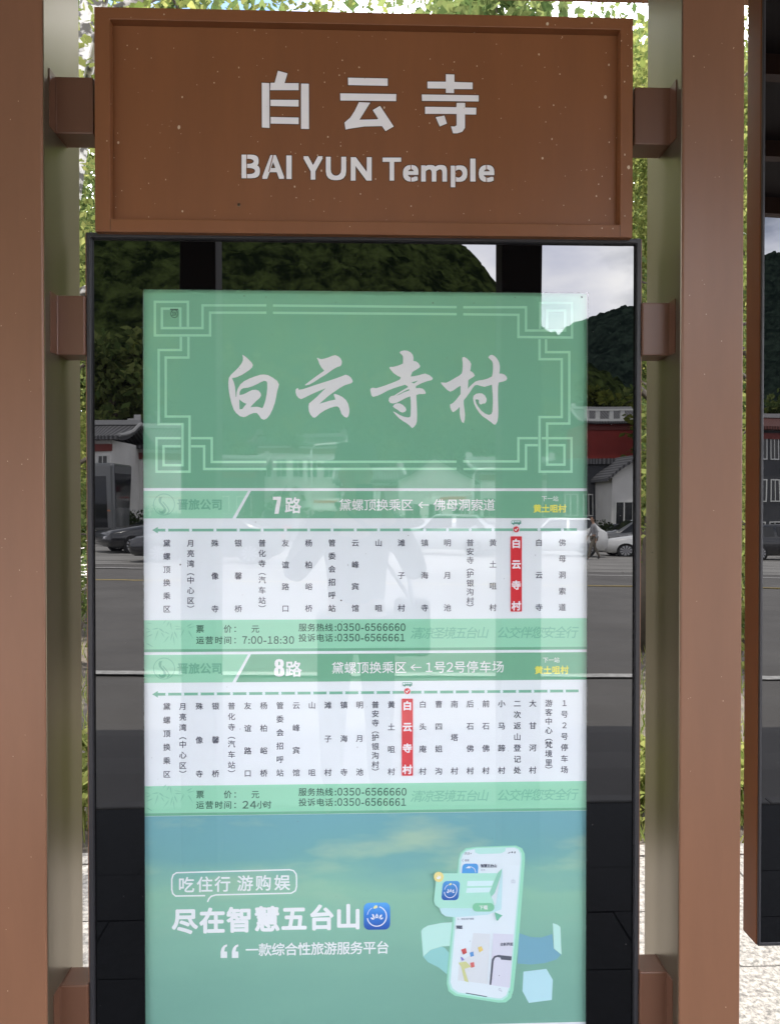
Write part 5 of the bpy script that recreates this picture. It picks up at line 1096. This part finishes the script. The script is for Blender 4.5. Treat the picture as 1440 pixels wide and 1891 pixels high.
# ------------------------------------------------------------------ people
SKIN = mat('skin', (.42, .25, .17), rough=.55); HAIR = mat('black_hair', (.012, .011, .01), rough=.6)
def skin_obj(name, nodes, edges, m, parent, root=0, sub=2):
    """nodes: (position, radius)"""
    me = bpy.data.meshes.new(name); me.from_pydata([n[0] for n in nodes], edges, []); o = link(name, me, m, parent)
    md = o.modifiers.new('skin', 'SKIN'); md.use_smooth_shade = True; md.branch_smoothing = .3
    for v, n in zip(me.skin_vertices[0].data, nodes):
        r = n[1]; v.radius = (r, r) if not isinstance(r, tuple) else r; v.use_root = False
    me.skin_vertices[0].data[root].use_root = True
    s = o.modifiers.new('sub', 'SUBSURF'); s.levels = sub; s.render_levels = sub
    return o
def person(label, at_, face, J, top, legs, hat=None, h=1.7):
    """J: joints in the figure's own frame, x to its right, y forward, z up"""
    rt = empty('person', at_, label, 'person'); c, s = math.cos(R(face)), math.sin(R(face))
    def Wp(p): return (at_[0] + p[0] * c - p[1] * s, at_[1] + p[0] * s + p[1] * c, at_[2] + p[2])
    N, E, ix = [], [], {}
    def nd(k, p, r): ix[k] = len(N); N.append((Wp(p), r)); return ix[k]
    def ed(*ks): E.extend([(ix[a], ix[b]) for a, b in zip(ks, ks[1:])])
    nd('pel', J['pel'], (.15, .10)); nd('waist', J['waist'], (.13, .095)); nd('chest', J['chest'], (.155, .11)); nd('base', J['base'], (.07, .06)); nd('neck', J['neck'], .052); nd('head', J['head'], .075)
    ed('pel', 'waist', 'chest', 'base', 'neck', 'head')
    for q in 'LR':
        nd('sh' + q, J['sh' + q], .062); nd('el' + q, J['el' + q], .042); nd('wr' + q, J['wr' + q], .028); nd('pa' + q, J['pa' + q], (.036, .016)); ed('chest', 'sh' + q, 'el' + q, 'wr' + q, 'pa' + q)
        w0, p0 = Vector(J['wr' + q]), Vector(J['pa' + q]); d = (p0 - w0).normalized(); sd2 = Vector(J['side' + q]).normalized(); cu = d.cross(sd2)
        for i, (off, ln) in enumerate(((-.03, .065), (-.011, .075), (.009, .07), (.028, .055))):
            a = p0 + sd2 * off + d * .03; b = a + d * ln * .5 + cu * .012; e = b + d * ln * .35 + cu * .03
            nd('f%s%da' % (q, i), a, .0095); nd('f%s%db' % (q, i), b, .0085); nd('f%s%dc' % (q, i), e, .0075); ed('pa' + q, 'f%s%da' % (q, i), 'f%s%db' % (q, i), 'f%s%dc' % (q, i))
        a = w0.lerp(p0, .5) - sd2 * .035; b = a - sd2 * .02 + d * .035 + cu * .01; nd('t%sa' % q, a, .012); nd('t%sb' % q, b, .0095); ed('wr' + q, 't%sa' % q, 't%sb' % q)
        nd('hip' + q, J['hip' + q], .088); nd('kn' + q, J['kn' + q], .058); nd('an' + q, J['an' + q], .04); nd('to' + q, J['to' + q], (.045, .03)); ed('pel', 'hip' + q, 'kn' + q, 'an' + q, 'to' + q)
    body = skin_obj('body', N, E, SKIN, rt)
    # head with brow, nose, chin, ears
    hd = Vector(J['head']) + Vector((0, .015, .03)); bm_ = bmesh.new(); bmesh.ops.create_uvsphere(bm_, u_segments=28, v_segments=20, radius=1)
    for v in bm_.verts:
        x, y, z = v.co; fx = .072 * x * (1 - .18 * max(0, -z)); fy = .094 * y; fz = .118 * z
        if y > 0: fy += .026 * math.exp(-((x / .18) ** 2 + ((z + .12) / .22) ** 2)) - .010 * sum(math.exp(-(((x - e) / .16) ** 2 + ((z - .08) / .1) ** 2)) for e in (-.38, .38)) + .008 * math.exp(-((x / .3) ** 2 + ((z + .52) / .07) ** 2)) + .012 * math.exp(-((x / .35) ** 2 + ((z + .85) / .15) ** 2))
        if abs(x) > .9: fx += .014 * (1 if x > 0 else -1) * math.exp(-((z / .25) ** 2 + ((y + .05) / .2) ** 2))
        v.co = Vector(Wp(hd + Vector((fx, fy, fz))))
    me = bpy.data.meshes.new('head'); bm_.to_mesh(me); bm_.free()
    for p in me.polygons: p.use_smooth = True
    link('head', me, SKIN, rt)
    bm_ = bmesh.new(); bmesh.ops.create_uvsphere(bm_, u_segments=24, v_segments=16, radius=1)
    bmesh.ops.delete(bm_, geom=[v for v in bm_.verts if v.co.z < (-.1 if v.co.y < .1 else .42)], context='VERTS')
    for v in bm_.verts: v.co = Vector(Wp(hd + Vector((.079 * v.co.x, .101 * v.co.y - .004, .125 * v.co.z + .004))))
    me = bpy.data.meshes.new('hair'); bm_.to_mesh(me); bm_.free(); link('hair', me, HAIR, rt)
    # clothes: jacket and trousers a little wider than the body
    def sub(keys, g, edges):
        n2, k2 = [], {}
        for k in keys:
            p, r = N[ix[k]]; k2[k] = len(n2); n2.append((p, tuple(q + g for q in r) if isinstance(r, tuple) else r + g))
        return n2, [(k2[a], k2[b]) for a, b in edges]
    n2, e2 = sub(['pel', 'waist', 'chest', 'base', 'shL', 'elL', 'wrL', 'shR', 'elR', 'wrR'], .017, [('pel', 'waist'), ('waist', 'chest'), ('chest', 'base'), ('chest', 'shL'), ('shL', 'elL'), ('elL', 'wrL'), ('chest', 'shR'), ('shR', 'elR'), ('elR', 'wrR')]); skin_obj('jacket', n2, e2, top, rt)
    n2, e2 = sub(['pel', 'hipL', 'knL', 'anL', 'hipR', 'knR', 'anR'], .02, [('pel', 'hipL'), ('hipL', 'knL'), ('knL', 'anL'), ('pel', 'hipR'), ('hipR', 'knR'), ('knR', 'anR')]); skin_obj('trousers', n2, e2, legs, rt)
    for q in 'LR':
        n2, e2 = sub(['an' + q, 'to' + q], .012, [('an' + q, 'to' + q)]); skin_obj('shoe', n2, e2, mat('shoe_leather', (.03, .03, .03), rough=.6), rt)
    if hat:
        hm = MB(); ring = [(.175, .045), (.172, .05), (.105, .075), (.098, .12), (.085, .15), (.0, .158)]; n = 24; k = []
        for r_, z_ in ring: k.append([hd + Vector((r_ * math.cos(6.2832 * i / n), r_ * 1.12 * math.sin(6.2832 * i / n), z_)) for i in range(n)])
        hm.add([Wp(p) for q in k for p in q], [[a * n + i, a * n + (i + 1) % n, (a + 1) * n + (i + 1) % n, (a + 1) * n + i] for a in range(len(ring) - 1) for i in range(n)]); hm.build('hat', hat, rt, True)
    return rt
JP = dict(pel=(0, 0, .93), waist=(0, .01, 1.08), chest=(0, 0, 1.29), base=(0, -.01, 1.43), neck=(0, 0, 1.49), head=(0, .02, 1.58),
          shL=(-.185, -.01, 1.38), elL=(-.30, .12, 1.13), wrL=(-.075, .25, 1.40), paL=(-.055, .265, 1.455), sideL=(0, -.3, 1), shR=(.185, -.01, 1.38), elR=(.29, .12, 1.14), wrR=(.155, .25, 1.40), paR=(.135, .265, 1.455), sideR=(0, -.3, 1),
          hipL=(-.095, 0, .86), knL=(-.115, .03, .49), anL=(-.12, -.02, .085), toL=(-.135, .13, .045), hipR=(.095, 0, .86), knR=(.11, .03, .49), anR=(.115, -.02, .085), toR=(.14, .13, .045))
DKC = mat('dark_jacket', (.018, .02, .026), rough=.9); DKT = mat('dark_trousers', (.022, .022, .026), rough=.9)
pz = 0.003
person('person in dark jacket and brimmed hat holding up a phone, mirrored in the glass', (-.04, -2.01, pz), 0, JP, DKC, DKT, mat('dark_hat', (.02, .02, .022), rough=.9))
ph = MB().box(-.0385, .0385, -1.748, -1.740, 1.405, 1.565).build('phone', mat('phone_body', (.015, .015, .017), rough=.3), bevel=.003); tag(ph, 'dark phone held up in both hands by the photographer', 'phone')
bg_ = empty('shoulder_bag', (.22, -2.0, .8), 'dark shoulder bag at the side of the photographer', 'bag')
m = MB(); m.box(.14, .32, -2.06, -1.95, .74, 1.02); m.build('bag_body', mat('bag_cloth', (.03, .03, .033), rough=.9), bg_, bevel=.03, seg=3)
MB().tube([(.23, -1.96, 1.0), (.2, -1.9, 1.2), (.0, -1.85, 1.38), (-.13, -1.93, 1.475), (-.1, -2.12, 1.4), (.1, -2.15, 1.2), (.23, -2.06, 1.0)], .011, 8).build('strap', mat('bag_cloth', (.03, .03, .033)), bg_, True)
JW = dict(pel=(0, 0, .92), waist=(0, .01, 1.07), chest=(0, .02, 1.28), base=(0, .02, 1.42), neck=(0, .03, 1.48), head=(0, .05, 1.57),
          shL=(-.18, .01, 1.37), elL=(-.22, .1, 1.1), wrL=(-.2, .24, .93), paL=(-.2, .28, .86), sideL=(0, 1, .4), shR=(.18, .01, 1.37), elR=(.22, -.1, 1.1), wrR=(.21, -.05, .84), paR=(.21, -.03, .77), sideR=(0, 1, .2),
          hipL=(-.09, 0, .86), knL=(-.1, -.06, .48), anL=(-.1, -.3, .13), toL=(-.1, -.2, .045), hipR=(.09, 0, .86), knR=(.1, .2, .5), anR=(.1, .3, .085), toR=(.1, .44, .05))
Dw = 28.3
person('person walking in a pale top and khaki trousers, mirrored beside the white saloon', (ms(1096, Dw), -Dw, gz(-Dw, ms(1096, Dw)) + .006), 90, JW, mat('pale_shirt', (.35, .35, .36), rough=.9), mat('khaki_trousers', (.17, .15, .12), rough=.9))
